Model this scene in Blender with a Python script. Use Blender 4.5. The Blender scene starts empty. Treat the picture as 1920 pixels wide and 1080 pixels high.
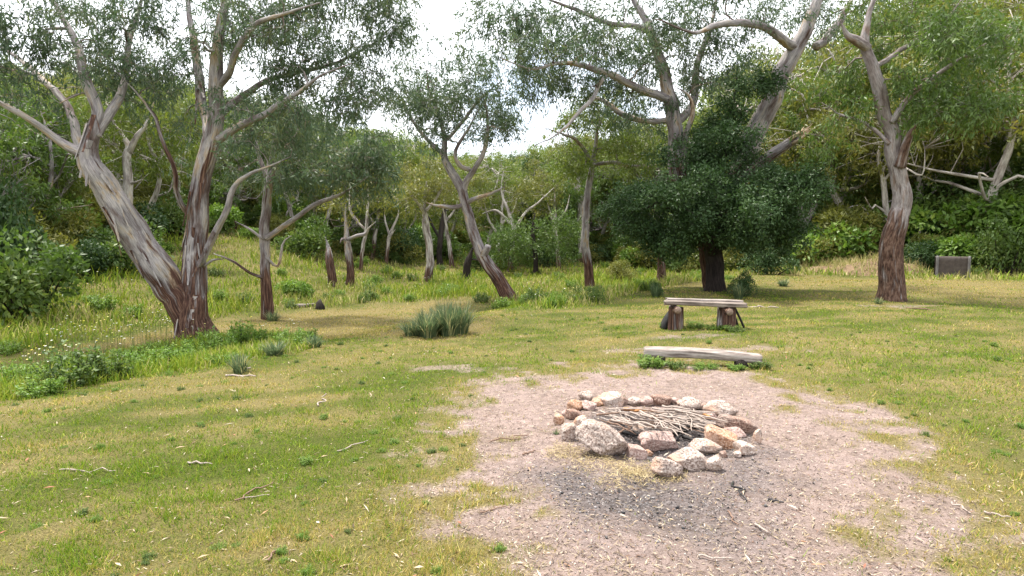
import bpy, math, random
import numpy as np

# ------------------------------------------------------------------ camera, sky, sun, exposure
SC = bpy.context.scene
COL = SC.collection
F_PX = 1200.0                       # focal length in pixels of a 1920 px wide picture
CAM_Z = 1.6
PITCH = math.atan(94.0 / F_PX)
cam_data = bpy.data.cameras.new("camera")
cam_data.sensor_width = 36.0
cam_data.lens = 36.0 * F_PX / 1920.0
cam_data.clip_start = 0.05
cam_data.clip_end = 3000.0
cam = bpy.data.objects.new("camera", cam_data)
COL.objects.link(cam)
cam.location = (0, 0, CAM_Z)
cam.rotation_euler = (math.pi / 2 - PITCH, 0, 0)
SC.camera = cam

SUN_DIR = np.array([-0.24, 0.20, 0.95])          # towards the sun
SUN_DIR = SUN_DIR / np.linalg.norm(SUN_DIR)
SUN_EL = math.asin(SUN_DIR[2])
SUN_AZ = math.atan2(SUN_DIR[0], SUN_DIR[1])
world = bpy.data.worlds.new("World")
SC.world = world
world.use_nodes = True
wn, wl = world.node_tree.nodes, world.node_tree.links
wn.clear()
w_out = wn.new("ShaderNodeOutputWorld")
w_bg = wn.new("ShaderNodeBackground")
w_bg.inputs["Strength"].default_value = 0.105
w_sky = wn.new("ShaderNodeTexSky")
w_sky.sky_type = 'NISHITA'
w_sky.sun_disc = False
w_sky.sun_elevation = SUN_EL
w_sky.sun_rotation = SUN_AZ
w_tc = wn.new("ShaderNodeTexCoord")
w_no = wn.new("ShaderNodeTexNoise")
w_no.inputs["Scale"].default_value = 2.2
w_no.inputs["Detail"].default_value = 7.0
w_no.inputs["Roughness"].default_value = 0.55
w_rp = wn.new("ShaderNodeValToRGB")
w_rp.color_ramp.elements[0].position = 0.30
w_rp.color_ramp.elements[1].position = 0.46
w_mx = wn.new("ShaderNodeMix")
w_mx.data_type = 'RGBA'
w_mx.inputs[7].default_value = (8.8, 9.1, 9.6, 1.0)
wl.new(w_tc.outputs["Generated"], w_no.inputs["Vector"])
wl.new(w_no.outputs["Fac"], w_rp.inputs["Fac"])
wl.new(w_rp.outputs["Color"], w_mx.inputs[0])
wl.new(w_sky.outputs["Color"], w_mx.inputs[6])
wl.new(w_mx.outputs[2], w_bg.inputs["Color"])
wl.new(w_bg.outputs[0], w_out.inputs["Surface"])

sun_data = bpy.data.lights.new("sun", 'SUN')
sun_data.energy = 3.6
sun_data.angle = math.radians(5.0)
sun_data.color = (1.0, 0.95, 0.86)
sun = bpy.data.objects.new("sun", sun_data)
COL.objects.link(sun)
from mathutils import Vector
sun.rotation_euler = Vector(SUN_DIR.tolist()).to_track_quat('Z', 'Y').to_euler()

SC.view_settings.view_transform = 'Standard'
SC.view_settings.look = 'None'
SC.view_settings.exposure = 1.32
SC.view_settings.gamma = 1.0
SC.view_settings.use_curve_mapping = False
SC.cycles.max_bounces = 6
SC.cycles.diffuse_bounces = 3
SC.cycles.glossy_bounces = 2
SC.cycles.transmission_bounces = 3
SC.cycles.use_denoising = True

# ------------------------------------------------------------------ numpy helpers
R = np.random.default_rng(7)

def smooth(a, b, x):
    t = np.clip((np.asarray(x, float) - a) / (b - a), 0, 1)
    return t * t * (3 - 2 * t)

def _hash(ix, iy, iz, seed):
    h = (ix * 374761393 + iy * 668265263 + iz * 2147483647 + seed * 1274126177) & 0xFFFFFFFF
    h = ((h ^ (h >> 13)) * 1274126177) & 0xFFFFFFFF
    h = ((h ^ (h >> 16)) * 2246822519) & 0xFFFFFFFF
    return ((h ^ (h >> 15)) & 0xFFFFFF) / float(0xFFFFFF)

def vnoise(p, seed=0):
    """value noise 0..1 of an (N,2) or (N,3) array"""
    p = np.asarray(p, float)
    if p.shape[1] == 2:
        p = np.concatenate([p, np.zeros((len(p), 1))], 1)
    i = np.floor(p).astype(np.int64)
    f = p - i
    f = f * f * (3 - 2 * f)
    out = 0
    for dx in (0, 1):
        wx = f[:, 0] if dx else 1 - f[:, 0]
        for dy in (0, 1):
            wy = f[:, 1] if dy else 1 - f[:, 1]
            for dz in (0, 1):
                wz = f[:, 2] if dz else 1 - f[:, 2]
                out = out + wx * wy * wz * _hash(i[:, 0] + dx, i[:, 1] + dy, i[:, 2] + dz, seed)
    return out

def fbm(p, seed=0, octaves=4):
    p = np.asarray(p, float)
    o, a, s = 0, 0.5, 0
    for k in range(octaves):
        o = o + a * vnoise(p * 2.0 ** k, seed + k * 17)
        s += a
        a *= 0.5
    return o / s

def unit(v):
    return v / np.maximum(np.linalg.norm(v, axis=-1, keepdims=True), 1e-9)

def rand_unit(n, rng):
    return unit(rng.normal(size=(n, 3)))

# ------------------------------------------------------------------ terrain
A0 = np.array([-4.9, 6.1]); LN = np.array([-0.835, 0.55])
_az = [-180, -70, -45, -32, -22, -12, 0, 10, 20, 28, 36, 50, 90, 180]
_r0 = [30, 16, 14, 15, 18, 27, 38, 40, 38, 35, 33, 32, 32, 30]
_sl = [.05, .16, .20, .20, .17, .11, .11, .14, .22, .36, .48, .5, .3, .05]

def H(x, y):
    x = np.asarray(x, float); y = np.asarray(y, float)
    r = np.hypot(x, y)
    az = np.degrees(np.arctan2(x, y))
    d = (x - A0[0]) * LN[0] + (y - A0[1]) * LN[1]
    z = -0.45 * smooth(-0.2, 3.6, d)
    t = np.maximum(0, r - np.interp(az, _az, _r0))
    h = np.interp(az, _az, _sl) * t * t / (t + 6.0)
    z = z + 45 * (1 - np.exp(-h / 45))
    q = np.stack([x, y], -1).reshape(-1, 2)
    n = (fbm(q * 0.22 + 31, 5, 3).reshape(x.shape) - 0.5)
    z = z + n * 0.34 * smooth(5, 14, r)
    pit = np.hypot(x - PIT[0], y - PIT[1])
    z = z - 0.05 * (1 - smooth(0.35, 0.75, pit))
    return z

PIT = np.array([1.20, 5.15])

FWD = np.array([0, math.cos(PITCH), -math.sin(PITCH)])
UPV = np.array([0, math.sin(PITCH), math.cos(PITCH)])
CAMP = np.array([0, 0, CAM_Z])

def ray(px, py):
    return FWD + np.array([1.0, 0, 0]) * ((px - 960) / F_PX) + UPV * ((540 - py) / F_PX)

def P(px, py, Y):
    """point at world depth Y seen at a pixel of the photograph"""
    d = ray(px, py)
    return CAMP + d * (Y / d[1])

def G(px, py):
    """where the line of sight through a pixel meets the terrain"""
    d = ray(px, py)
    t = np.concatenate([np.arange(1.2, 30, 0.02), np.arange(30, 160, 0.1)])
    p = CAMP + d[None] * t[:, None]
    below = p[:, 2] < H(p[:, 0], p[:, 1])
    k = int(np.argmax(below)) if below.any() else len(t) - 1
    q = p[k]
    return np.array([q[0], q[1], float(H(q[0:1], q[1:2])[0])])

def zg(x, y):
    return float(H(np.array([x]), np.array([y]))[0])

def world_poly(px):
    return np.array([G(a, b)[:2] for a, b in px])

def poly_sd(poly, pts):
    """signed distance to a polygon, positive inside"""
    x, y = pts[:, 0], pts[:, 1]
    best = np.full(len(pts), 1e18)
    ins = np.zeros(len(pts), bool)
    n = len(poly)
    for i in range(n):
        a, b = poly[i], poly[(i + 1) % n]
        e = b - a
        L = max(e @ e, 1e-12)
        t = np.clip(((x - a[0]) * e[0] + (y - a[1]) * e[1]) / L, 0, 1)
        best = np.minimum(best, (x - a[0] - t * e[0]) ** 2 + (y - a[1] - t * e[1]) ** 2)
        c = (a[1] > y) != (b[1] > y)
        xi = (b[0] - a[0]) * (y - a[1]) / (b[1] - a[1] + 1e-12) + a[0]
        ins ^= c & (x < xi)
    d = np.sqrt(best)
    return np.where(ins, d, -d)

DIRT = world_poly([(1170, 690), (1080, 688), (980, 705), (895, 725), (870, 770), (868, 810), (835, 850), (860, 900), (840, 950),
                   (810, 1000), (790, 1075)])
DIRT = np.concatenate([DIRT, np.array([[-0.5, 1.5], [0.6, 0.4], [2.4, 0.6]]),
                       world_poly([(1935, 1075), (1890, 985), (1800, 900), (1720, 830), (1660, 780), (1560, 748), (1480, 715), (1390, 695), (1260, 684)])])
BARE = [(G(1290, 632)[:2], 0.8, 0.35), (G(1400, 655)[:2], 0.9, 0.3), (G(1160, 655)[:2], 0.6, 0.3), 
        (G(860, 690)[:2], 0.7, 0.3), (G(1700, 575)[:2], 1.4, 0.5), (G(1270, 527)[:2], 1.8, 1.6)]
ASH = world_poly([(1040, 905), (1100, 898), (1250, 905), (1330, 890), (1420, 850), (1470, 905), (1470, 960), (1440, 1030), (1330, 1060), (1200, 1020), (1080, 960)])
STRAW = world_poly([(1060, 845), (1110, 865), (1190, 880), (1240, 885), (1270, 905), (1190, 912), (1110, 890), (1050, 862)])
ISLAND = world_poly([(-160, 800), (0, 758), (130, 733), (300, 704), (430, 688), (600, 655), (605, 632), (480, 622), (430, 630), (340, 636), (200, 665), (0, 705), (-160, 740)])
MOWN = np.concatenate([world_poly([(-300, 780), (-160, 705), (0, 672), (150, 643), (330, 609), (560, 581), (700, 571), (880, 559), (905, 572), (1000, 582), (1085, 579),
                                   (1190, 553), (1240, 541), (1300, 530), (1440, 516), (1560, 519), (1660, 522), (1760, 527), (1920, 527), (2300, 530)]),
                       np.array([[40.0, 10.0], [40.0, -30.0], [-40.0, -30.0], [-14.0, 2.0]])])
TRACK = world_poly([(-160, 712), (0, 690), (330, 612), (560, 582), (700, 572), (880, 560), (960, 585), (900, 640), (700, 640), (600, 640), (430, 628), (200, 660), (0, 702)])
HAY = world_poly([(1440, 518), (1660, 524), (1920, 530), (2100, 540), (2050, 590), (1800, 562), (1560, 545), (1440, 535)])
EDGE = world_poly([(-100, 830), (0, 775), (300, 718), (450, 705), (620, 665), (800, 650), (760, 668), (600, 690), (450, 722), (200, 765), (0, 815)])

def masks(p):
    """what grows where: dirt, ash, straw, tall (unmown), dry (yellow) for points (N,2)"""
    w = p + 0.22 * (np.stack([fbm(p * 2.1, 3, 4), fbm(p * 2.1 + 9, 4, 4)], 1) - 0.5) * 2
    r = np.hypot(p[:, 0], p[:, 1])
    n1 = fbm(p * 1.6, 21, 4); n2 = fbm(p * 0.45 + 7, 22, 4); n3 = fbm(p * 5.0, 23, 3)
    dirt = smooth(-0.55, 0.7, poly_sd(DIRT, w) + (n3 - 0.5) * 1.6 + (n1 - .5) * 1.2)
    for c, rr, ry in BARE:
        e = np.hypot((w[:, 0] - c[0]) / rr, (w[:, 1] - c[1]) / ry)
        dirt = np.maximum(dirt, 0.62 * (1 - smooth(0.3, 1.3, e + (n3 - 0.5) * 1.6)))
    ash = smooth(-0.45, 0.32, poly_sd(ASH, w) + (n1 - 0.5) * 0.9 + (n3 - .5) * .3) * (0.35 + 0.85 * n1)
    pit = np.hypot(p[:, 0] - PIT[0], p[:, 1] - PIT[1])
    ash = np.maximum(ash, 1 - smooth(0.55, 0.85, pit + (n3 - 0.5) * 0.2))
    straw = smooth(-0.16, 0.16, poly_sd(STRAW, w)) * smooth(.30, .62, n3 * .6 + n1 * .4)
    tall = np.maximum(1 - smooth(-0.25, 0.15, poly_sd(MOWN, w) + (n3 - .5) * .5), smooth(-0.05, 0.15, poly_sd(ISLAND, w)))
    dry = 0.95 * smooth(-0.6, 0.5, poly_sd(TRACK, w) + (n1 - 0.5) * 1.2)
    dry = np.maximum(dry, 0.9 * smooth(-2.5, 1.5, poly_sd(HAY, w) + (n2 - 0.5) * 3))
    dry = np.maximum(dry, 0.75 * smooth(-0.5, 0.3, poly_sd(EDGE, w) + (n1 - 0.5) * 0.8))
    u = p @ np.array([0.93, 0.36]); v = p @ np.array([-0.36, 0.93])
    mow = fbm(np.stack([u * 0.35, v * 2.6], 1), 33, 3)
    dry = np.maximum(dry, np.clip((0.55 * n1 + 0.25 * n2 + 0.6 * mow - 0.52) * 2.4, 0, 0.85))
    dry = np.maximum(dry, 0.8 * smooth(-0.9, 0.0, poly_sd(DIRT, w)))
    return dict(dirt=dirt, ash=np.clip(ash, 0, 1), straw=straw, tall=tall, dry=np.clip(dry, 0, 1), n1=n1, n2=n2, n3=n3)

# ------------------------------------------------------------------ mesh helpers
class MB:
    """collects vertices, faces and point attributes into one mesh"""
    def __init__(self):
        self.v, self.f, self.a, self.n = [], [], {}, 0
        self.m = []
    def add(self, v, faces, mat=0, **attrs):
        v = np.asarray(v, np.float32)
        for k, val in attrs.items():
            self.a.setdefault(k, []).append((self.n, np.asarray(val, np.float32)))
        self.v.append(v)
        for f in (faces if isinstance(faces, list) else [faces]):
            f = np.asarray(f, np.int64)
            if len(f):
                self.f.append(f + self.n)
                self.m.append(np.full(len(f), mat, np.int32))
        self.n += len(v)
    def build(self, name, smooth_shade=False):
        me = bpy.data.meshes.new(name)
        V = np.concatenate(self.v)
        me.vertices.add(len(V))
        me.vertices.foreach_set("co", V.ravel())
        loops = np.concatenate([f.ravel() for f in self.f]).astype(np.int32)
        sizes = np.concatenate([np.full(len(f), f.shape[1], np.int32) for f in self.f])
        me.loops.add(len(loops))
        me.loops.foreach_set("vertex_index", loops)
        me.polygons.add(len(sizes))
        st = np.zeros(len(sizes), np.int32); st[1:] = np.cumsum(sizes)[:-1]
        me.polygons.foreach_set("loop_start", st)
        me.polygons.foreach_set("loop_total", sizes)
        me.polygons.foreach_set("material_index", np.concatenate(self.m))
        for k, parts in self.a.items():
            dim = parts[0][1].ndim
            if dim == 1:
                arr = np.zeros(len(V), np.float32)
                for s, val in parts: arr[s:s + len(val)] = val
                at = me.attributes.new(k, 'FLOAT', 'POINT'); at.data.foreach_set("value", arr)
            else:
                arr = np.zeros((len(V), 3), np.float32)
                for s, val in parts: arr[s:s + len(val)] = val
                at = me.attributes.new(k, 'FLOAT_VECTOR', 'POINT'); at.data.foreach_set("vector", arr.ravel())
        me.update(calc_edges=True)
        if smooth_shade:
            me.polygons.foreach_set("use_smooth", np.ones(len(sizes), bool))
        return me

def link(name, me, mats=None, parent=None, label=None, cat=None, group=None, kind=None, loc=None, rz=0.0, scale=None):
    o = bpy.data.objects.new(name, me)
    COL.objects.link(o)
    if mats is not None and me is not None and len(me.materials) == 0:
        for m in (mats if isinstance(mats, (list, tuple)) else [mats]):
            me.materials.append(m)
    if parent is not None: o.parent = parent
    if loc is not None: o.location = [float(c) for c in loc]
    if rz: o.rotation_euler[2] = rz
    if scale is not None: o.scale = scale if hasattr(scale, '__len__') else (scale,) * 3
    if label: o["label"] = label
    if cat: o["category"] = cat
    if group: o["group"] = group
    if kind: o["kind"] = kind
    return o

def clone(o, loc=None, rz=0.0, scale=None, label=None, parent=None):
    c = o.copy(); COL.objects.link(c); c.parent = parent
    if loc is not None:
        c.location = [float(t) for t in loc]
        c.rotation_euler = (0, 0, rz)
        c.scale = (scale,) * 3 if not hasattr(scale, '__len__') else scale
    if label: c["label"] = label
    for ch in list(o.children): clone(ch, parent=c)
    return c

def catmull(c, step):
    """dense points through control rows (x,y,z,r)"""
    c = np.asarray(c, float)
    out = []
    n = len(c)
    for i in range(n - 1):
        p0 = c[max(i - 1, 0)]; p1 = c[i]; p2 = c[i + 1]; p3 = c[min(i + 2, n - 1)]
        L = np.linalg.norm(p2[:3] - p1[:3])
        k = max(2, int(L / step))
        for t in np.arange(k) / k:
            out.append(0.5 * (2 * p1 + (p2 - p0) * t + (2 * p0 - 5 * p1 + 4 * p2 - p3) * t * t + (3 * p1 - p0 - 3 * p2 + p3) * t ** 3))
    out.append(c[-1])
    return np.array(out)

def tube(mb, pts, rad, sides, rough=None, lump=0.0, seed=0, mat=0, cap=True):
    pts = np.asarray(pts, float); rad = np.asarray(rad, float)
    n = len(pts)
    tan = unit(np.gradient(pts, axis=0))
    ref = np.array([0, 0, 1.0]) if abs(tan[0][2]) < 0.9 else np.array([1.0, 0, 0])
    N = np.zeros((n, 3)); N[0] = unit(np.cross(tan[0], ref))
    for i in range(1, n):
        v = N[i - 1] - tan[i] * (N[i - 1] @ tan[i])
        N[i] = v / max(np.linalg.norm(v), 1e-9)
    B = np.cross(tan, N)
    th = np.arange(sides) / sides * 2 * math.pi
    ct, st = np.cos(th), np.sin(th)
    s = np.concatenate([[0], np.cumsum(np.linalg.norm(np.diff(pts, axis=0), axis=1))])
    rr = np.repeat(rad[:, None], sides, 1)
    cyl = np.stack([rr * ct[None], rr * st[None], np.repeat(s[:, None], sides, 1)], -1)
    if lump > 0:
        big = np.stack([np.repeat(ct[None] * 1.3, n, 0), np.repeat(st[None] * 1.3, n, 0), np.repeat((s / max(rad.mean(), 1e-3))[:, None] * 0.35, sides, 1)], -1).reshape(-1, 3)
        fine = np.stack([np.repeat(ct[None] * 4.5, n, 0), np.repeat(st[None] * 4.5, n, 0), np.repeat((s / max(rad.mean(), 1e-3))[:, None] * 0.4, sides, 1)], -1).reshape(-1, 3)
        nz = (vnoise(big + seed * 3.1, seed) - 0.5) * 1.5 + (vnoise(fine + seed, seed + 5) - 0.5) * 0.9
        rr = rr * (1 + lump * nz.reshape(n, sides))
    V = pts[:, None] + rr[..., None] * (ct[None, :, None] * N[:, None] + st[None, :, None] * B[:, None])
    i = np.arange(n - 1)[:, None] * sides; j = np.arange(sides)[None]; k = (j + 1) % sides
    F = np.stack([i + j, i + k, i + sides + k, i + sides + j], -1).reshape(-1, 4)
    V = V.reshape(-1, 3); C = cyl.reshape(-1, 3)
    rg = np.zeros(n * sides) if rough is None else np.repeat(np.asarray(rough, float), sides)
    faces = [F]
    if cap:
        V = np.concatenate([V, pts[:1], pts[-1:]])
        C = np.concatenate([C, C[:1], C[-1:]]); rg = np.concatenate([rg, rg[:1], rg[-1:]])
        a = n * sides; jj = np.arange(sides); kk = (jj + 1) % sides
        faces.append(np.stack([np.full(sides, a), kk, jj], -1))
        faces.append(np.stack([np.full(sides, a + 1), (n - 1) * sides + jj, (n - 1) * sides + kk], -1))
    mb.add(V, faces, mat, bk=C + seed * 1.37, rough=rg)

def leaf_quads(mb, pos, d, nrm, length, width, var, mat=0, fold=0.0):
    """one four-sided leaf per row: base, side, tip, side"""
    d = unit(d); s = unit(np.cross(d, nrm)); nn = np.cross(s, d)
    L = np.asarray(length)[:, None]; W = np.asarray(width)[:, None] * 0.5
    m = pos + d * L * 0.42 + nn * L * fold
    V = np.stack([pos, m + s * W, pos + d * L, m - s * W], 1).reshape(-1, 3)
    n = len(pos)
    F = np.arange(n * 4).reshape(n, 4)
    mb.add(V, F, mat, var=np.repeat(var, 4))

# ------------------------------------------------------------------ materials
def new_mat(name):
    m = bpy.data.materials.new(name)
    m.use_nodes = True
    nt = m.node_tree
    return m, nt.nodes, nt.links, nt.nodes["Principled BSDF"]

def attr(nd, name):
    a = nd.new("ShaderNodeAttribute"); a.attribute_name = name
    return a

def ramp(nd, stops):
    r = nd.new("ShaderNodeValToRGB")
    el = r.color_ramp.elements
    while len(el) < len(stops): el.new(0.5)
    for e, (p, c) in zip(el, stops):
        e.position = p
        e.color = (*c, 1.0) if hasattr(c, '__len__') else (c, c, c, 1.0)
    return r

def noise(nd, ln, vec, scale, detail=4, rough=0.55, scl3=None):
    n = nd.new("ShaderNodeTexNoise")
    n.inputs["Scale"].default_value = scale; n.inputs["Detail"].default_value = detail; n.inputs["Roughness"].default_value = rough
    if vec is not None:
        if scl3 is not None:
            mp = nd.new("ShaderNodeMapping"); mp.inputs["Scale"].default_value = scl3
            ln.new(vec, mp.inputs["Vector"]); vec = mp.outputs[0]
        ln.new(vec, n.inputs["Vector"])
    return n

def mixc(nd, ln, fac, a, b, mode='MIX'):
    m = nd.new("ShaderNodeMix"); m.data_type = 'RGBA'; m.blend_type = mode
    for sock, val in ((m.inputs[0], fac), (m.inputs[6], a), (m.inputs[7], b)):
        if hasattr(val, 'links') or hasattr(val, 'is_linked'): ln.new(val, sock)
        elif hasattr(val, '__len__'): sock.default_value = (*val, 1.0)
        else: sock.default_value = val
    return m.outputs[2]

def math_n(nd, ln, op, a, b=None, clamp=False):
    m = nd.new("ShaderNodeMath"); m.operation = op; m.use_clamp = clamp
    for sock, val in zip(m.inputs, (a, b)):
        if val is None: continue
        if hasattr(val, 'is_linked'): ln.new(val, sock)
        else: sock.default_value = val
    return m.outputs[0]

def bump(nd, ln, bs, h, strength, dist):
    b = nd.new("ShaderNodeBump"); b.inputs["Strength"].default_value = strength; b.inputs["Distance"].default_value = dist
    ln.new(h, b.inputs["Height"]); ln.new(b.outputs[0], bs.inputs["Normal"])

def bark_mat(name, smooth_stops, rough_stops, patch=(4.2, 4.2, 1.3), streak=(34, 34, 2.4)):
    m, nd, ln, bs = new_mat(name)
    v = attr(nd, "bk").outputs["Vector"]; rg = attr(nd, "rough").outputs["Fac"]
    n1 = noise(nd, ln, v, 1.0, 5, 0.6, patch); n2 = noise(nd, ln, v, 1.0, 5, 0.65, streak); n3 = noise(nd, ln, v, 1.0, 5, 0.6, (13, 13, 1.1)); n4 = noise(nd, ln, v, 1.0, 5, 0.7, (70, 70, 5.0))
    r1 = ramp(nd, smooth_stops); ln.new(n1.outputs[0], r1.inputs[0])
    r2 = ramp(nd, rough_stops); ln.new(n2.outputs[0], r2.inputs[0])
    r3 = ramp(nd, [(0.34, 0.38), (0.46, 0.85), (0.65, 1.2)]); ln.new(n2.outputs[0], r3.inputs[0])
    sm = mixc(nd, ln, 0.5, r1.outputs[0], r3.outputs[0], 'MULTIPLY')
    r5 = ramp(nd, [(0.36, 0.55), (0.5, 1.0), (0.62, 1.18)]); ln.new(n4.outputs[0], r5.inputs[0])
    k = math_n(nd, ln, 'ADD', rg, math_n(nd, ln, 'MULTIPLY', math_n(nd, ln, 'SUBTRACT', n3.outputs[0], 0.5), 3.0))
    k = math_n(nd, ln, 'MULTIPLY', math_n(nd, ln, 'SUBTRACT', k, 0.40), 3.0, True)
    c = mixc(nd, ln, k, sm, r2.outputs[0])
    c = mixc(nd, ln, 0.8, c, r5.outputs[0], 'MULTIPLY')
    ln.new(c, bs.inputs["Base Color"])
    bs.inputs["Roughness"].default_value = 0.85
    bs.inputs["Specular IOR Level"].default_value = 0.2
    hh = math_n(nd, ln, 'ADD', math_n(nd, ln, 'MULTIPLY', n2.outputs[0], math_n(nd, ln, 'ADD', k, 0.35)), math_n(nd, ln, 'MULTIPLY', n1.outputs[0], 0.6))
    bump(nd, ln, bs, hh, 0.9, 0.035)
    return m

BARK = bark_mat("gum_bark", [(0.26, (.06, .038, .032)), (0.37, (.15, .115, .108)), (0.46, (.25, .225, .228)), (0.55, (.36, .33, .315)), (0.62, (.38, .29, .20)), (0.70, (.11, .06, .042))],
                [(0.32, (.018, .010, .008)), (0.5, (.085, .042, .030)), (0.66, (.22, .13, .09))])
BARK_PALE = bark_mat("pale_gum_bark", [(0.32, (.13, .10, .09)), (0.43, (.33, .29, .26)), (0.55, (.52, .48, .44)), (0.68, (.42, .34, .27)), (0.78, (.16, .10, .07))],
                     [(0.32, (.025, .014, .011)), (0.5, (.10, .055, .040)), (0.66, (.22, .14, .10))])
BARK_DARK = bark_mat("dark_bark", [(0.35, (.014, .011, .010)), (0.6, (.05, .040, .035))], [(0.35, (.009, .007, .006)), (0.6, (.042, .031, .027))])
BARK_RED = bark_mat("red_brown_bark", [(0.32, (.08, .06, .052)), (0.43, (.20, .165, .155)), (0.54, (.30, .27, .262)), (0.62, (.22, .16, .13)), (0.74, (.09, .045, .032))],
                    [(0.32, (.020, .011, .008)), (0.5, (.095, .052, .036)), (0.64, (.18, .115, .085))], streak=(20, 20, 6))

def leaf_mat(name, a, b, c=None, transl=0.32, rough=0.5, spec=0.35):
    m, nd, ln, bs = new_mat(name)
    v = attr(nd, "var").outputs["Fac"]
    r = ramp(nd, [(0.0, a), (0.6, b), (1.0, c or b)]); ln.new(v, r.inputs[0])
    ln.new(r.outputs[0], bs.inputs["Base Color"])
    bs.inputs["Roughness"].default_value = rough
    bs.inputs["Specular IOR Level"].default_value = spec
    tr = nd.new("ShaderNodeBsdfTranslucent")
    hs = nd.new("ShaderNodeHueSaturation"); hs.inputs["Value"].default_value = 1.5; hs.inputs["Saturation"].default_value = 1.1
    ln.new(r.outputs[0], hs.inputs["Color"]); ln.new(hs.outputs[0], tr.inputs["Color"])
    mx = nd.new("ShaderNodeMixShader"); mx.inputs[0].default_value = transl
    out = nd["Material Output"]
    ln.new(bs.outputs[0], mx.inputs[1]); ln.new(tr.outputs[0], mx.inputs[2]); ln.new(mx.outputs[0], out.inputs["Surface"])
    return m

LEAF_GUM = leaf_mat("gum_leaf", (.045, .080, .042), (.080, .120, .058), (.15, .165, .06))
LEAF_FAR = leaf_mat("forest_leaf", (.066, .105, .020), (.135, .180, .032), (.22, .235, .05))
LEAF_OLIVE = leaf_mat("olive_leaf", (.075, .092, .018), (.15, .160, .032), (.24, .215, .055))
LEAF_DARK = leaf_mat("evergreen_leaf", (.022, .050, .016), (.045, .085, .026), (.075, .12, .04), transl=0.2, rough=0.5, spec=0.25)
LEAF_BUSH = leaf_mat("bush_leaf", (.045, .085, .018), (.09, .145, .030), (.16, .20, .05))
LEAF_BRIGHT = leaf_mat("bright_leaf", (.075, .15, .022), (.14, .23, .036), (.24, .31, .07))
LEAF_STRAP = leaf_mat("strap_leaf", (.060, .095, .045), (.13, .175, .085), (.34, .33, .16))

def grass_mat(name, transl=0.3):
    m, nd, ln, bs = new_mat(name)
    c = attr(nd, "col").outputs["Vector"]
    ln.new(c, bs.inputs["Base Color"])
    bs.inputs["Roughness"].default_value = 0.6; bs.inputs["Specular IOR Level"].default_value = 0.2
    tr = nd.new("ShaderNodeBsdfTranslucent"); ln.new(c, tr.inputs["Color"])
    mx = nd.new("ShaderNodeMixShader"); mx.inputs[0].default_value = transl
    ln.new(bs.outputs[0], mx.inputs[1]); ln.new(tr.outputs[0], mx.inputs[2]); ln.new(mx.outputs[0], nd["Material Output"].inputs["Surface"])
    return m
GRASS = grass_mat("grass_blade")
LITTER = grass_mat("dry_litter", 0.1)

def simple(name, col, rough=0.85, var=None, scale=30.0, bmp=0.0, scl3=None, coord="Object"):
    m, nd, ln, bs = new_mat(name)
    tc = nd.new("ShaderNodeTexCoord")
    n = noise(nd, ln, tc.outputs[coord], scale, 6, 0.65, scl3)
    r = ramp(nd, [(0.32, col), (0.68, var or col)]); ln.new(n.outputs[0], r.inputs[0])
    ln.new(r.outputs[0], bs.inputs["Base Color"])
    bs.inputs["Roughness"].default_value = rough; bs.inputs["Specular IOR Level"].default_value = 0.25
    if bmp: bump(nd, ln, bs, n.outputs[0], 0.8, bmp)
    return m

def stone_mat(name, base, light, dark, stain):
    m, nd, ln, bs = new_mat(name)
    tc = nd.new("ShaderNodeTexCoord"); oi = nd.new("ShaderNodeObjectInfo")
    add = nd.new("ShaderNodeVectorMath"); add.operation = 'ADD'
    ln.new(tc.outputs["Object"], add.inputs[0]); ln.new(oi.outputs["Random"], add.inputs[1])
    v = add.outputs[0]
    n1 = noise(nd, ln, v, 9, 5, 0.6); n2 = noise(nd, ln, v, 70, 4, 0.7); n3 = noise(nd, ln, v, 4.0, 4, 0.6)
    r1 = ramp(nd, [(0.34, dark), (0.47, base), (0.62, light)]); ln.new(n2.outputs[0], r1.inputs[0])
    r3 = ramp(nd, [(0.50, 0.0), (0.63, 1.0)]); ln.new(n3.outputs[0], r3.inputs[0])
    c = mixc(nd, ln, r3.outputs[0], r1.outputs[0], stain)
    r4 = ramp(nd, [(0.35, 0.6), (0.6, 1.1)]); ln.new(n1.outputs[0], r4.inputs[0])
    c = mixc(nd, ln, 0.7, c, r4.outputs[0], 'MULTIPLY')
    ln.new(c, bs.inputs["Base Color"])
    bs.inputs["Roughness"].default_value = 0.9; bs.inputs["Specular IOR Level"].default_value = 0.2
    bump(nd, ln, bs, math_n(nd, ln, 'ADD', n2.outputs[0], math_n(nd, ln, 'MULTIPLY', n1.outputs[0], 2.0)), 1.0, 0.018)
    return m
ST_GREY = stone_mat("speckled_granite", (.39, .30, .255), (.60, .51, .455), (.11, .07, .06), (.42, .28, .21))
ST_PALE = stone_mat("pale_quartz_stone", (.48, .37, .31), (.68, .59, .53), (.18, .10, .08), (.47, .29, .20))
ST_ORANGE = stone_mat("orange_stone", (.44, .24, .14), (.58, .42, .33), (.20, .10, .07), (.50, .36, .29))
ST_BROWN = stone_mat("red_brown_stone", (.27, .16, .12), (.44, .33, .27), (.09, .05, .045), (.36, .27, .23))
ST_PINK = stone_mat("pink_stone", (.44, .30, .26), (.58, .46, .41), (.20, .12, .10), (.40, .26, .22))

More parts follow.
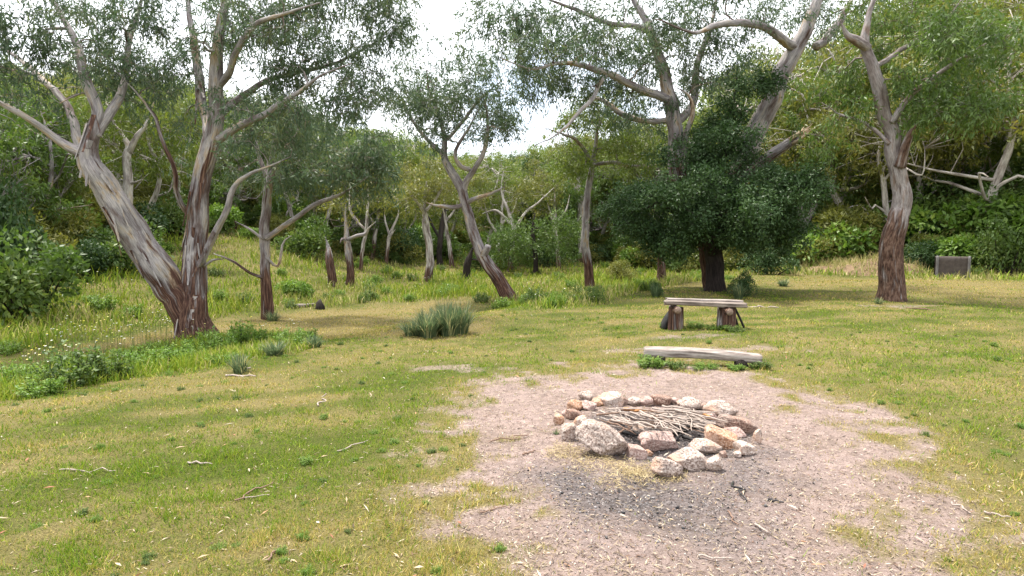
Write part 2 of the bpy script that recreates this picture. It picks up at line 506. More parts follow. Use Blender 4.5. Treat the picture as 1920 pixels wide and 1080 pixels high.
def ground_mat():
    m, nd, ln, bs = new_mat("clearing_ground")
    tc = nd.new("ShaderNodeNewGeometry"); pos = tc.outputs["Position"]
    dirt = attr(nd, "dirt").outputs["Fac"]; ash = attr(nd, "ash").outputs["Fac"]; dry = attr(nd, "dry").outputs["Fac"]; tall = attr(nd, "tall").outputs["Fac"]
    nf = noise(nd, ln, pos, 95, 5, 0.75); nm = noise(nd, ln, pos, 14, 5, 0.6); nl = noise(nd, ln, pos, 1.7, 4, 0.55); ng = noise(nd, ln, pos, 42, 3, 0.6)
    d1 = ramp(nd, [(0.33, (.095, .072, .062)), (0.44, (.215, .168, .150)), (0.58, (.285, .232, .212)), (0.70, (.375, .320, .295))]); ln.new(nf.outputs[0], d1.inputs[0])
    dm = ramp(nd, [(0.35, 0.72), (0.65, 1.12)]); ln.new(nm.outputs[0], dm.inputs[0])
    dl = ramp(nd, [(0.35, (.88, .82, .76)), (0.65, (1.12, 1.05, 1.03))]); ln.new(nl.outputs[0], dl.inputs[0])
    dc = mixc(nd, ln, 1.0, mixc(nd, ln, 1.0, d1.outputs[0], dm.outputs[0], 'MULTIPLY'), dl.outputs[0], 'MULTIPLY')
    a1 = ramp(nd, [(0.35, (.012, .012, .014)), (0.55, (.075, .072, .075)), (0.72, (.24, .22, .22))]); ln.new(ng.outputs[0], a1.inputs[0])
    dc = mixc(nd, ln, math_n(nd, ln, 'MULTIPLY', ash, 0.78), dc, a1.outputs[0])
    g1 = ramp(nd, [(0.32, (.016, .022, .004)), (0.5, (.055, .068, .010)), (0.68, (.12, .12, .028))]); ln.new(nf.outputs[0], g1.inputs[0])  # soil under green and dry grass, colours darkened for the shade between blades
    g2 = ramp(nd, [(0.32, (.055, .040, .018)), (0.5, (.16, .125, .050)), (0.68, (.28, .225, .10))]); ln.new(nf.outputs[0], g2.inputs[0])
    gc = mixc(nd, ln, dry, g1.outputs[0], g2.outputs[0])
    dd = math_n(nd, ln, 'ADD', dirt, math_n(nd, ln, 'MULTIPLY', math_n(nd, ln, 'SUBTRACT', ng.outputs[0], 0.5), 0.9))
    dd = math_n(nd, ln, 'MULTIPLY', math_n(nd, ln, 'SUBTRACT', dd, 0.25), 1.7, True)
    c = mixc(nd, ln, dd, gc, dc)
    ln.new(c, bs.inputs["Base Color"])
    bs.inputs["Roughness"].default_value = 0.95; bs.inputs["Specular IOR Level"].default_value = 0.15
    bump(nd, ln, bs, math_n(nd, ln, 'ADD', nf.outputs[0], math_n(nd, ln, 'MULTIPLY', nm.outputs[0], 1.5)), 0.9, 0.014)
    return m

# ------------------------------------------------------------------ the ground sheet
def axis(lo, hi, step, far_lo, far_hi, g=1.16):
    core = list(np.arange(lo, hi, step)); s = step; p = core[-1]
    while p < far_hi: s = min(s * g, 14); p += s; core.append(p)
    s = step; p = core[0]; neg = []
    while p > far_lo: s = min(s * g, 14); p -= s; neg.append(p)
    return np.array(neg[::-1] + core)
gx = axis(-7.5, 8.0, 0.06, -420, 420); gy = axis(1.2, 12.5, 0.06, -120, 520)
X, Yg = np.meshgrid(gx, gy)
gp = np.stack([X.ravel(), Yg.ravel()], 1)
gm = masks(gp)
gz = H(gp[:, 0], gp[:, 1])
gr = np.hypot(gp[:, 0], gp[:, 1])
gz = gz + ((fbm(gp * 7, 41, 3) - 0.5) * 0.035 + (fbm(gp * 2.2, 42, 2) - 0.5) * 0.05) * (1 - smooth(9, 16, gr))
nx, ny = len(gx), len(gy)
ii = np.arange(ny - 1)[:, None] * nx + np.arange(nx - 1)[None]
gf = np.stack([ii, ii + 1, ii + nx + 1, ii + nx], -1).reshape(-1, 4)
mb = MB()
mb.add(np.concatenate([gp, gz[:, None]], 1), gf, dirt=gm['dirt'], ash=gm['ash'], dry=gm['dry'], tall=gm['tall'])
link("ground", mb.build("ground", True), ground_mat(), kind="structure")

def surf(p):
    """height of the ground sheet itself (with its fine relief) at points (N,2)"""
    r = np.hypot(p[:, 0], p[:, 1])
    return H(p[:, 0], p[:, 1]) + ((fbm(p * 7, 41, 3) - 0.5) * 0.035 + (fbm(p * 2.2, 42, 2) - 0.5) * 0.05) * (1 - smooth(9, 16, r))

def S(x, y):
    return float(surf(np.array([[x, y]]))[0])

# ------------------------------------------------------------------ trees
def build_tree(name, label, limbs, blobs, baseY, bark, leafm, leaf=(0.13, 0.026), sub=6, per=18, tw=0.55, hang=1.3, rough_h=(0.8, 2.0),
               seed=1, tip=0.0052, group=None, flare=0.35, cat="tree", root=None, lump=0.10, var0=0.0, clumpy=0.09, up=0.12, rlimb=None, blunt=(), pad=5, padr=.27):
    """limbs: lists of (px, py, radius_px, dY); blobs: (px, py, rx_px, ry_px, depth_m, dY, count)"""
    rng = np.random.default_rng(seed)
    if root is None: root = G(limbs[0][0][0], limbs[0][0][1])
    baseY = root[1] if baseY is None else baseY
    wood = MB(); crown = MB()
    paths = []
    zb = root[2]
    for li, L in enumerate(limbs):
        c = []
        for (px, py, rp, dY) in L:
            q = P(px, py, baseY + dY); c.append([*q, rp * .84 / F_PX * (baseY + dY)])
        c = np.array(c)
        if li == 0:
            c[0, 2] = min(c[0, 2], zb) - 0.15
        big = c[:, 3].max() > 0.07
        d = catmull(c, 0.06 if big else 0.12)
        d[:, 3] = np.maximum(d[:, 3], 0.004)
        jit = (np.stack([fbm(np.stack([np.arange(len(d)) * (.06 if big else .2) + k * 31.7, np.full(len(d), seed + li * 3.0)], 1), seed + k, 3) for k in range(3)], 1) - 0.5)
        w = np.minimum(1, np.arange(len(d)) / 8.0)[:, None]
        d[:, :3] += jit * w * (d[:, 3:4] * .8 + (0.03 if big else 0.10))
        if li not in blunt:
            d[:, 3] *= 1 - 0.62 * smooth(0.55, 1.0, np.arange(len(d)) / (len(d) - 1.0))
        if flare and li == 0:
            hgt = d[:, 2] - zb
            d[:, 3] *= 1 + flare * np.exp(-np.maximum(hgt, 0) / 0.28)
        hgt = d[:, 2] - zb
        rg = 1 - smooth(rough_h[0], rough_h[1], hgt)
        rg = np.maximum(rg, 0.42 * (1 - smooth(0.01, 0.05, d[:, 3])))
        if rlimb and li in rlimb: rg = np.maximum(rg, rlimb[li] * (1 - smooth(2.0, 5.5, hgt) * .5))
        tube(wood, d[:, :3], d[:, 3], 26 if c[:, 3].max() > 0.12 else (12 if big else 7), rg, lump if big else 0.06, seed + li)
        paths.append(dict(p=d[:, :3], r=d[:, 3], load=0, limb=True))
    # attractors
    att = []
    for (px, py, rx, ry, dz, dY, n) in blobs:
        c = P(px, py, baseY + dY); s = (baseY + dY) / F_PX
        npad = max(1, int(n / pad))
        u = rand_unit(npad, rng) * (rng.random((npad, 1)) ** 0.42)
        q = np.repeat(c + u * np.array([rx * s, dz, ry * s]), int(pad), 0)
        att.append(q + rng.normal(size=q.shape) * np.array([1, 1, .42]) * padr * rng.uniform(.6, 1.3, (len(q), 1)))
    att = np.concatenate(att) if att else np.zeros((0, 3))
    if len(att):
        att = att[att[:, 2] > H(att[:, 0], att[:, 1]) + 0.25]
        pos = np.concatenate([q['p'] for q in paths]); pid = np.concatenate([np.full(len(q['p']), i) for i, q in enumerate(paths)])
        pix = np.concatenate([np.arange(len(q['p'])) for q in paths])
        ok = pos[:, 2] > zb + rough_h[0] * 0.6
        for q in paths: pass
        dist = np.array([np.min(np.linalg.norm(pos[ok] - a, axis=1)) for a in att])
        tips, tdir = [], []
        for a in att[np.argsort(dist)]:
            dv = a - pos; dd = np.linalg.norm(dv, axis=1)
            cost = dd + 0.45 * np.maximum(0, pos[:, 2] - a[2]) + np.where(pos[:, 2] < zb + rough_h[0] * 0.6, 50, 0)
            k = int(np.argmin(cost)); p0 = pos[k]; par = paths[pid[k]]; ki = pix[k]
            tg = unit(par['p'][min(ki + 1, len(par['p']) - 1)] - par['p'][max(ki - 1, 0)])
            L = dd[k]
            m = max(3, min(9, int(L / 0.18) + 2))
            t = np.linspace(0, 1, m)[:, None]
            ctl = p0 + tg * 0.30 * L + np.array([0, 0, up * L]) + (a - p0) * 0.22
            cu = (1 - t) ** 2 * p0 + 2 * t * (1 - t) * ctl + t * t * a
            cu[1:-1] += rng.normal(size=(m - 2, 3)) * 0.045 * min(L, 1.2)
            i = len(paths)
            paths.append(dict(p=cu, par=pid[k], k=ki, load=1.0, limb=False))
            pos = np.concatenate([pos, cu[1:]]); pid = np.concatenate([pid, np.full(m - 1, i)]); pix = np.concatenate([pix, np.arange(1, m)])
            tips.append(a); tdir.append(unit(cu[-1] - cu[-2]))
        for q in paths[::-1]:
            if not q['limb']: paths[q['par']]['load'] += q['load'] if not paths[q['par']]['limb'] else 0
        for q in paths:
            if q['limb']: continue
            par = paths[q['par']]
            r0 = tip * 2.2 * q['load'] ** 0.5
            pr = par['r'][q['k']]
            r0 = min(max(r0, tip * 1.2), pr * 0.8)
            q['r'] = np.linspace(r0, max(min(tip, r0 * .8), r0 * 0.4), len(q['p']))
            tube(wood, q['p'], q['r'], 6 if r0 > 0.02 else 4, np.full(len(q['p']), 0.36 if r0 > 0.03 else 0.6), 0.05, seed, cap=False)
        tips = np.array(tips); tdir = np.array(tdir)
        n = len(tips)
        st = np.repeat(tips, sub, 0) + rng.normal(size=(n * sub, 3)) * 0.03
        sd = unit(0.75 * rand_unit(n * sub, rng) + 0.5 * np.repeat(tdir, sub, 0) + np.array([0, 0, -0.1]))
        sl = tw * rng.uniform(0.45, 1.15, n * sub)
        tv = np.repeat(rng.random(n), sub)
        # sub-twigs: thin three-sided prisms
        e = st + sd * sl[:, None] + np.array([0, 0, -1.0]) * (sl ** 2 * 0.3)[:, None]
        a1 = unit(np.cross(sd, np.array([0.3, 0.2, 1.0]))); a2 = np.cross(sd, a1); w = tip * 0.8
        ring = [a1, -0.5 * a1 + 0.87 * a2, -0.5 * a1 - 0.87 * a2]
        V = np.stack([st + w * g for g in ring] + [e], 1).reshape(-1, 3)
        o = np.arange(n * sub)[:, None] * 4
        Fq = np.concatenate([o + np.array([[0, 1, 3]]), o + np.array([[1, 2, 3]]), o + np.array([[2, 0, 3]])])
        wood.add(V, Fq, 0, bk=V, rough=np.full(len(V), 0.45))
        m = n * sub * per
        t = rng.uniform(0.15, 1.08, m)
        b = np.repeat(st, per, 0); dd = np.repeat(sd, per, 0); ll = np.repeat(sl, per)
        lp = b + dd * (ll * t)[:, None] + np.array([0, 0, -1.0]) * (ll ** 2 * t ** 2 * 0.3)[:, None] + rng.normal(size=(m, 3)) * clumpy * tw
        ld = np.array([0, 0, -hang * .75]) + rng.normal(size=(m, 3)) * 0.8 + dd * 0.5
        ln_ = leaf[0] * rng.uniform(0.45, 1.35, m)
        var = np.clip(np.repeat(tv, per) * 0.55 + rng.random(m) * 0.4 + var0, 0, 1)
        leaf_quads(crown, lp, ld, rand_unit(m, rng), ln_, leaf[1] * rng.uniform(0.7, 1.2, m), var, fold=0.03)
    global LAST; LAST = paths
    o = link(name, None, label=label, cat=cat, group=group, loc=root)
    inv = -np.asarray(root, np.float32)
    for part in (wood, crown):
        part.v = [v + inv for v in part.v]
    tr = link("trunk", wood.build("trunk", True), bark, parent=o)
    if crown.v: link("crown", crown.build("crown"), leafm, parent=o)
    return o

import time
T0 = time.time()
# --- the big twin-trunked gum
t1 = build_tree("gum_tree", "big twin-trunked gum, one pale trunk leaning far left over the grass strip", [
    [(372, 632, 34, 0), (362, 590, 33, 0), (360, 540, 29, .05), (360, 470, 24, .1), (366, 400, 21, .1), (379, 330, 19, .1), (395, 270, 19, 0.1), (401, 200, 16, 0.0), (406, 120, 15, -.1), (416, 50, 14, -.2), (430, -40, 12, -.3), (445, -160, 8, -.4)],
    [(358, 606, 32, 0), (334, 572, 33, -.1), (272, 480, 33, -.4), (226, 400, 30, -.6), (192, 340, 27, -.8), (165, 292, 21, -.9), (172, 240, 14, -.9), (180, 205, 12, -.8), (160, 140, 11, -.7), (138, 80, 10, -.5), (100, 5, 9, -.2), (70, -90, 6, 0)],
    [(168, 296, 14, -.9), (110, 260, 9, -1.1), (60, 225, 7, -1.4), (0, 192, 6, -1.7), (-90, 150, 4, -2.0)],
    [(178, 255, 10, -.9), (205, 208, 10, -.6), (224, 175, 9, -.2), (237, 122, 7, .2), (245, 66, 6, .5), (264, 5, 5, .8), (280, -70, 4, 1.0)],
    [(180, 320, 12, -.8), (146, 268, 10, -.3), (130, 200, 8, .3), (60, 130, 6, .8), (0, 90, 5, 1.2), (-60, 70, 4, 1.5)],
    [(391, 268, 11, .1), (384, 220, 11, .4), (374, 165, 10, .6), (366, 100, 9, .8), (358, 40, 8, 1.0), (348, -50, 6, 1.2)],
    [(410, 262, 9, 0), (444, 238, 8, -.2), (492, 218, 7, -.5), (518, 200, 6, -.6), (566, 170, 5, -.8), (600, 142, 4, -1.0), (660, 120, 3, -1.1)],
    [(408, 222, 8, 0), (430, 200, 8, .2), (459, 178, 7, .5), (504, 148, 6, .8), (566, 133, 5, 1.1), (640, 113, 4, 1.4), (720, 70, 3, 1.6)],
    [(412, 160, 8, 0), (426, 138, 8, -.3), (441, 100, 7, -.6), (474, 48, 6, -1.0), (530, 28, 5, -1.3), (600, 5, 4, -1.6)],
    [(352, 400, 6, .1), (338, 380, 6, -.1), (330, 350, 5, -.3), (330, 315, 5, -.4), (304, 258, 4, -.5), (289, 211, 4, -.5), (252, 167, 3, -.5), (215, 130, 2, -.5)],
    [(366, 500, 9, .1), (380, 488, 8, -.1), (404, 442, 8, -.3), (424, 396, 7, -.5), (438, 350, 6, -.6), (470, 325, 5, -.7), (512, 308, 4, -.8), (545, 292, 3, -.9)],
    [(382, 500, 3, 0), (400, 488, 3, -.2), (420, 486, 2, -.3)],
], [(90, 60, 170, 120, 1.6, -.6, 95), (-60, 150, 110, 110, 1.5, -1.2, 40), (240, 70, 120, 110, 1.5, .2, 70), (360, 40, 130, 110, 1.6, .4, 70), (520, 60, 150, 90, 1.5, -.4, 95),
    (640, 110, 110, 110, 1.4, .8, 80), (640, 20, 150, 70, 1.4, .2, 80), (560, 200, 130, 70, 1.3, -.2, 70), (290, 190, 110, 50, 1.2, .4, 30), (80, -140, 260, 110, 1.8, 0, 60), (500, -130, 300, 110, 1.8, 0, 80),
    (520, 265, 40, 25, .5, -.8, 6), (735, 40, 55, 60, 1.1, .8, 34)],
    None, BARK, LEAF_GUM, leaf=(0.145, 0.026), sub=5, per=12, tw=0.46, rough_h=(.5, 1.9), seed=11, lump=.13, rlimb={0: .50, 1: .2, 9: .8, 5: .4})
PATHS1 = LAST
# --- slim tree on the far side of the track
build_tree("gum_tree", "slim dark-footed gum standing alone at the near edge of the mown track", [
    [(505, 598, 13, 0), (500, 560, 12, 0), (496, 510, 11, .05), (496, 450, 11, .1), (500, 390, 10, .1), (506, 330, 9, .1), (515, 260, 7, .1), (520, 180, 5, .1)],
    [(500, 446, 7, 0), (520, 432, 6, -.1), (548, 415, 6, -.2), (590, 385, 5, -.4), (640, 362, 4, -.6), (690, 330, 3, -.7)],
    [(494, 520, 4, 0), (470, 512, 3, -.2), (440, 492, 3, -.4), (398, 474, 2, -.6)],
    [(503, 345, 6, 0), (492, 300, 5, .3), (470, 250, 4, .5), (450, 200, 3, .6)],
    [(508, 330, 5, 0), (530, 290, 4, -.2), (560, 240, 3, -.4)],
    [(498, 480, 3, 0), (520, 500, 3, .1), (530, 460, 3, .1), (550, 440, 2, .2)],
    [(495, 450, 3, 0), (470, 430, 3, 0), (440, 415, 2, 0)],
], [(600, 300, 130, 75, 1.6, .1, 90), (520, 230, 110, 70, 1.5, .3, 55), (690, 320, 70, 70, 1.3, -.4, 50), (450, 290, 60, 60, 1.0, .5, 25)],
    None, BARK, LEAF_GUM, leaf=(0.17, 0.034), sub=5, per=11, tw=0.5, rough_h=(.6, 2.0), seed=23, flare=.25, rlimb={0: .2})
# --- leaning tree in the centre
build_tree("gum_tree", "leaning gum with a twisted open crown under the gap of sky", [
    [(962, 566, 17, 0), (940, 535, 15, 0), (908, 482, 13, 0), (888, 432, 12, .1), (873, 385, 11, .2), (856, 340, 10, .2), (833, 300, 8, .3), (834, 258, 7, .4), (822, 215, 6, .5), (805, 170, 5, .6), (800, 130, 3, .6)],
    [(868, 372, 7, .2), (872, 345, 7, .1), (888, 318, 6, -.1), (908, 280, 5, -.3), (915, 230, 4, -.4), (905, 180, 3, -.5)],
    [(880, 318, 5, 0), (862, 310, 5, -.3), (855, 285, 4, -.4), (880, 240, 3, -.5), (900, 200, 3, -.5)],
    [(869, 384, 5, .2), (850, 388, 5, 0), (822, 386, 4, -.2), (800, 380, 3, -.3)],
    [(876, 380, 6, .2), (890, 372, 5, 0), (920, 362, 4, -.2), (945, 350, 3, -.3)],
    [(838, 262, 4, .4), (870, 225, 4, .6), (905, 180, 3, .8), (940, 150, 2, .9)],
    [(831, 290, 5, .3), (790, 250, 4, .5), (765, 210, 3, .6), (750, 180, 2, .6)],
    [(905, 478, 11, 0), (914, 466, 8, -.15), (916, 460, 7, -.2)],
], [(860, 170, 125, 65, 2.2, .2, 120), (790, 205, 75, 70, 1.8, .4, 50), (935, 220, 55, 75, 1.6, 0, 48), (850, 235, 100, 30, 1.6, -.2, 30), (830, 120, 80, 30, 1.4, .4, 25)],
    None, BARK, LEAF_GUM, leaf=(0.175, 0.035), sub=5, per=10, tw=0.55, rough_h=(.2, 2.4), seed=31, flare=.3, rlimb={0: .25}, blunt=(7,))
# --- tree right of centre
build_tree("gum_tree", "straight two-tone gum with dark foot and pale upper trunk beside the valley edge", [
    [(1106, 545, 11, 0), (1103, 500, 10, 0), (1098, 440, 9, 0), (1099, 390, 8, 0), (1107, 340, 7, .1), (1116, 280, 6, .1), (1122, 220, 5, .1), (1118, 180, 4, .1)],
    [(1112, 312, 4, 0), (1085, 265, 4, -.3), (1050, 250, 3, -.5), (1020, 240, 2, -.6)],
    [(1110, 310, 4, 0), (1150, 306, 4, .2), (1190, 312, 3, .4), (1250, 308, 3, .5)],
    [(1120, 240, 4, 0), (1150, 190, 3, .3), (1170, 150, 3, .5)],
], [(1100, 235, 90, 55, 2.0, .1, 80), (1180, 270, 70, 60, 1.8, .4, 55), (1060, 300, 60, 40, 1.5, -.3, 35), (1150, 190, 80, 40, 1.5, .4, 30)],
    None, BARK, LEAF_FAR, leaf=(0.17, 0.036), sub=5, per=14, tw=0.7, rough_h=(.8, 1.9), seed=37, flare=.2)
# --- huge gum behind the evergreen
bg = build_tree("gum_tree", "huge old gum with two great stems rising out of the dark evergreen tree", [
    [(1341, 528, 18, 0), (1326, 455, 21, 0), (1296, 380, 21, 0), (1274, 320, 20, 0), (1264, 250, 17, 0), (1254, 190, 15, 0), (1240, 120, 12, .1), (1222, 60, 10, .2), (1195, 10, 8, .3), (1160, -50, 7, .5), (1100, -140, 4, .8)],
    [(1338, 470, 17, .2), (1368, 370, 21, .3), (1406, 272, 23, .3), (1440, 198, 21, .2), (1476, 122, 19, 0), (1512, 55, 17, -.2), (1545, -20, 14, -.4), (1590, -140, 9, -.6)],
    [(1374, 360, 14, .2), (1410, 320, 13, -.2), (1445, 288, 12, -.5), (1474, 270, 11, -.8), (1500, 254, 9, -1.1)],
    [(1254, 188, 9, 0), (1225, 178, 9, -.4), (1185, 160, 8, -.9), (1130, 135, 7, -1.5), (1060, 118, 5, -2.2), (1000, 130, 4, -2.8), (940, 110, 3, -3.2)],
    [(1259, 225, 7, 0), (1215, 228, 6, .4), (1165, 212, 6, .8), (1125, 185, 5, 1.2), (1080, 190, 3, 1.6)],
    [(1266, 235, 9, 0), (1300, 190, 8, .4), (1305, 130, 7, .7), (1330, 60, 6, 1.0), (1345, -20, 5, 1.2)],
    [(1492, 92, 12, 0), (1470, 78, 10, -.5), (1440, 55, 9, -1.0), (1395, 42, 8, -1.4), (1340, 50, 7, -1.8), (1300, 62, 5, -2.2), (1240, 40, 4, -2.6)],
    [(1530, 88, 9, .2), (1552, 68, 9, .6), (1575, 35, 8, 1.0), (1610, -20, 6, 1.5)],
    [(1140, 136, 5, -1.4), (1105, 190, 5, -1.9), (1075, 225, 4, -2.2), (1045, 255, 3, -2.5), (1000, 275, 2, -2.7)],
    [(1222, 60, 7, .2), (1190, 50, 6, -.3), (1130, 40, 5, -.8), (1060, 10, 4, -1.2), (980, -20, 3, -1.6)],
    [(1283, 320, 6, -.2), (1286, 260, 6, -.5), (1298, 215, 6, -.8), (1290, 180, 5, -.9), (1270, 165, 3, -1)],
], [(1000, 60, 130, 80, 2.4, -2, 100), (1130, 70, 130, 90, 2.4, -.5, 120), (1080, 160, 110, 50, 2.0, -1.2, 60), (1250, 40, 110, 70, 2.4, .2, 80), (1190, 190, 90, 50, 2.0, .5, 50), (1360, 60, 90, 80, 2.2, -.6, 70),
    (1420, -20, 120, 60, 2.2, 0, 40), (1560, 30, 70, 60, 2.0, .6, 30), (1310, 150, 60, 60, 1.8, .6, 40), (1200, -120, 300, 90, 2.5, 0, 70), (950, 40, 50, 40, 1.5, -2.6, 20), (1620, -60, 110, 70, 2, 0, 30)],
    20.5, BARK, LEAF_GUM, leaf=(0.185, 0.037), sub=5, per=10, tw=0.6, rough_h=(2.2, 5.5), seed=41, flare=.3, rlimb={1: .25, 0: .2}, blunt=(2,), root=np.array([*P(1341, 528, 20.5)[:2], zg(*P(1341, 528, 20.5)[:2])]))
# splintered end of the broken limb
sp = MB(); rs = np.random.default_rng(5)
c0 = P(1498, 255, 19.4)
ax = unit(P(1500, 254, 19.4) - P(1445, 288, 20.0)); s1 = unit(np.cross(ax, [0, 0, 1])); s2 = np.cross(s1, ax)
for k in range(14):
    a = rs.uniform(0, 6.28); rr = rs.uniform(0.02, .13)
    b = c0 + (s1 * math.cos(a) + s2 * math.sin(a)) * rr - ax * 0.25
    L = rs.uniform(.35, .75)
    tube(sp, np.array([b, b + ax * L * .6, b + ax * L + s2 * rs.uniform(-.02, .12)]), [.05, .04, .006], 5, seed=k)
bl = bg.location
sp.v = [v - np.array(bl, np.float32) for v in sp.v]
link("splintered_wood", sp.build("splintered_wood"), simple("torn_wood", (.40, .27, .16), .8, (.62, .50, .36), 12, .01), parent=bg, label="pale torn wood at the end of the broken limb")
# --- right-hand tree
build_tree("gum_tree", "thick-footed gum with red-brown lower bark and a bent grey trunk on the open lawn", [
    [(1670, 563, 25, 0), (1671, 520, 25, 0), (1675, 470, 24, 0), (1686, 420, 22, 0), (1690, 385, 20, .1), (1683, 335, 18, .1), (1672, 290, 17, .1), (1673, 245, 16, .1), (1660, 205, 15, .1), (1645, 150, 14, 0), (1632, 105, 13, 0), (1622, 78, 12, 0), (1630, 30, 9, 0), (1648, -40, 7, 0), (1660, -120, 4, 0)],
    [(1626, 90, 10, 0), (1604, 76, 10, -.2), (1588, 66, 7, -.3), (1575, 40, 4, -.4)],
    [(1686, 312, 13, -.05), (1694, 285, 10, -.15), (1706, 255, 8, -.25), (1724, 230, 4, -.4)],
    [(1672, 230, 8, 0), (1700, 190, 6, -.2), (1745, 150, 5, -.5), (1800, 110, 4, -.8), (1850, 80, 3, -1.0)],
    [(1668, 270, 5, 0), (1630, 235, 4, .4), (1580, 218, 3, .8), (1540, 190, 2, 1.0)],
    [(1640, 125, 6, 0), (1700, 90, 5, .5), (1760, 50, 4, 1.0), (1800, 0, 3, 1.4)],
], [(1775, 120, 95, 60, 1.6, -.6, 80), (1815, 200, 75, 55, 1.4, -.8, 50), (1740, 50, 90, 50, 1.5, .9, 45), (1565, 170, 45, 50, 1.2, .9, 26), (1560, 240, 40, 45, 1.0, .9, 16), (1840, 60, 80, 60, 1.6, .4, 40), (1660, -90, 160, 60, 2, 0, 40), (1745, 200, 40, 40, 1.0, 1.2, 16)],
    None, BARK_RED, LEAF_BUSH, leaf=(0.17, 0.040), sub=5, per=12, tw=0.55, rough_h=(1.2, 2.9), seed=53, flare=.3, hang=1.4, rlimb={0: .1, 2: .8})
PATHS2 = LAST
# --- dark evergreen: dense lumps of glossy leaves
build_tree("evergreen_tree", "dense dark green evergreen tree shading the lawn behind the log bench", [
    [(1340, 546, 20, 0), (1338, 500, 19, 0), (1338, 450, 18, 0), (1345, 390, 17, 0), (1350, 320, 12, 0), (1365, 240, 8, 0), (1378, 170, 5, 0), (1385, 110, 3, 0)],
    [(1338, 470, 12, 0), (1300, 420, 10, -.6), (1250, 390, 7, -1.3), (1190, 390, 5, -1.6)],
    [(1340, 460, 12, 0), (1390, 410, 10, -.5), (1440, 360, 7, -.9), (1500, 340, 5, -1.0)],
    [(1340, 480, 10, 0), (1320, 440, 9, -1.0), (1300, 400, 6, -2.0)],
    [(1342, 470, 10, 0), (1380, 440, 8, .9), (1420, 420, 5, 1.6)],
    [(1344, 400, 9, 0), (1310, 340, 7, .4), (1290, 290, 5, .5)],
], [(1245, 385, 82, 52, 1.9, -.7, 150), (1330, 375, 110, 60, 2.4, -1.2, 190), (1415, 380, 85, 62, 2.2, -.5, 140), (1472, 340, 55, 30, 1.5, -.6, 70), (1350, 285, 85, 48, 1.8, -.2, 130), (1182, 412, 50, 40, 1.4, -.4, 70),
    (1250, 440, 85, 30, 1.7, -.8, 90), (1395, 442, 80, 34, 1.8, -.6, 90), (1455, 430, 46, 48, 1.5, 0, 60), (1500, 350, 36, 20, 1.2, -.3, 24), (1330, 240, 44, 20, 1.1, 0, 36), (1410, 152, 42, 26, .9, 0, 36), (1380, 208, 30, 18, .8, 0, 18), (1290, 290, 45, 30, 1.4, .3, 24), (1330, 400, 110, 70, 1.6, 1.0, 80)],
    None, BARK_DARK, LEAF_DARK, leaf=(0.105, 0.046), sub=5, per=15, tw=0.36, hang=0.5, rough_h=(.6, 1.2), seed=61, flare=.3, clumpy=.22, lump=.16, pad=9, padr=.23)
# long ribbons of bark peeling from two of the gums
def bark_ribbons(parent, paths, picks, seed):
    rng = np.random.default_rng(seed)
    for li, f0, n in picks:
        d = paths[li]
        for k in range(n):
            i = int(len(d['p']) * (f0 + rng.uniform(-.12, .12))); i = max(3, min(i, len(d['p']) - 12))
            tg = unit(d['p'][i + 2] - d['p'][i - 2]); a = rng.uniform(-2.4, -.7)
            e1 = unit(np.array([math.cos(a), math.sin(a), .1])); e1 = unit(e1 - tg * (e1 @ tg)); e2 = np.cross(tg, e1)
            L = rng.uniform(.35, 1.0); w = rng.uniform(.018, .045); m = 7
            t = np.linspace(0, 1, m); p0 = d['p'][i] + e1 * (d['r'][i] * 1.02)
            c = p0 - tg * (L * t)[:, None] * .9 + e1 * (.015 + .16 * L * t ** 2.2 * rng.uniform(.3, 1.2))[:, None] + np.array([0, 0, -.12 * L]) * (t ** 2)[:, None]
            c += (np.interp(t, [0, 1], [0, rng.normal() * .06]))[:, None] * e2
            ww = (w * (1 - .6 * t))[:, None]
            V = np.stack([c - e2 * ww, c + e1 * .006, c + e2 * ww], 1).reshape(-1, 3) - np.array(parent.location)
            o = np.arange(m - 1)[:, None] * 3
            F_ = np.concatenate([o + np.array([[0, 1, 4, 3]]), o + np.array([[1, 2, 5, 4]])])
            mb = MB(); mb.add(V, F_, bk=V * .5 + k, rough=np.full(len(V), rng.choice([.1, .5, .9])))
            link("bark_strip", mb.build("bark_strip", True), BARK, parent=parent)
bark_ribbons(t1, PATHS1, [(0, .10, 5), (0, .2, 6), (0, .32, 6), (1, .25, 4), (1, .40, 5), (1, .5, 4), (10, .3, 2), (5, .4, 3)], 3)
print("main trees", time.time() - T0)

# ------------------------------------------------------------------ trees of the middle distance, each with its own trunk
def mid(name, label, limbs, blobs, seed, bark=None, leafm=None, rough=(.2, 1.8), leaf=(0.2, 0.045), per=12, tw=0.8, flare=.25, root=None, baseY=None, hang=1.2, sub=5):
    return build_tree(name, label, limbs, blobs, baseY, bark or BARK_PALE, leafm or LEAF_FAR, leaf=leaf, sub=sub, per=per, tw=tw, rough_h=rough, seed=seed, flare=flare, root=root, hang=hang, rlimb={0: .1 + .25 * ((seed * 7) % 10) / 10})

mid("broken_trunk", "short leaning dead trunk snapped off at a pale point in the meadow", [[(624, 536, 10, 0), (621, 505, 9, 0), (615, 470, 8, .1), (611, 452, 4, .1), (609, 444, 1, .1)]], [], 71, BARK, rough=(.6, 2.2), flare=.15)["category"] = "dead trunk"
mid("broken_trunk", "dark-footed old trunk with a bleached side limb bent across at its top", [
    [(656, 536, 9, 0), (656, 500, 8, 0), (653, 465, 8, 0), (650, 440, 6, 0), (648, 410, 4, 0), (650, 380, 2, 0)],
    [(654, 448, 4, 0), (668, 442, 4, -.3), (684, 438, 4, -.5), (690, 428, 3, -.6), (704, 416, 2, -.7)],
    [(652, 452, 4, 0), (642, 448, 3, -.2), (638, 456, 2, -.3)],
], [(650, 390, 30, 20, .8, .2, 8)], 72, BARK, LEAF_OLIVE, rough=(.5, 2.0), flare=.15)["category"] = "dead trunk"
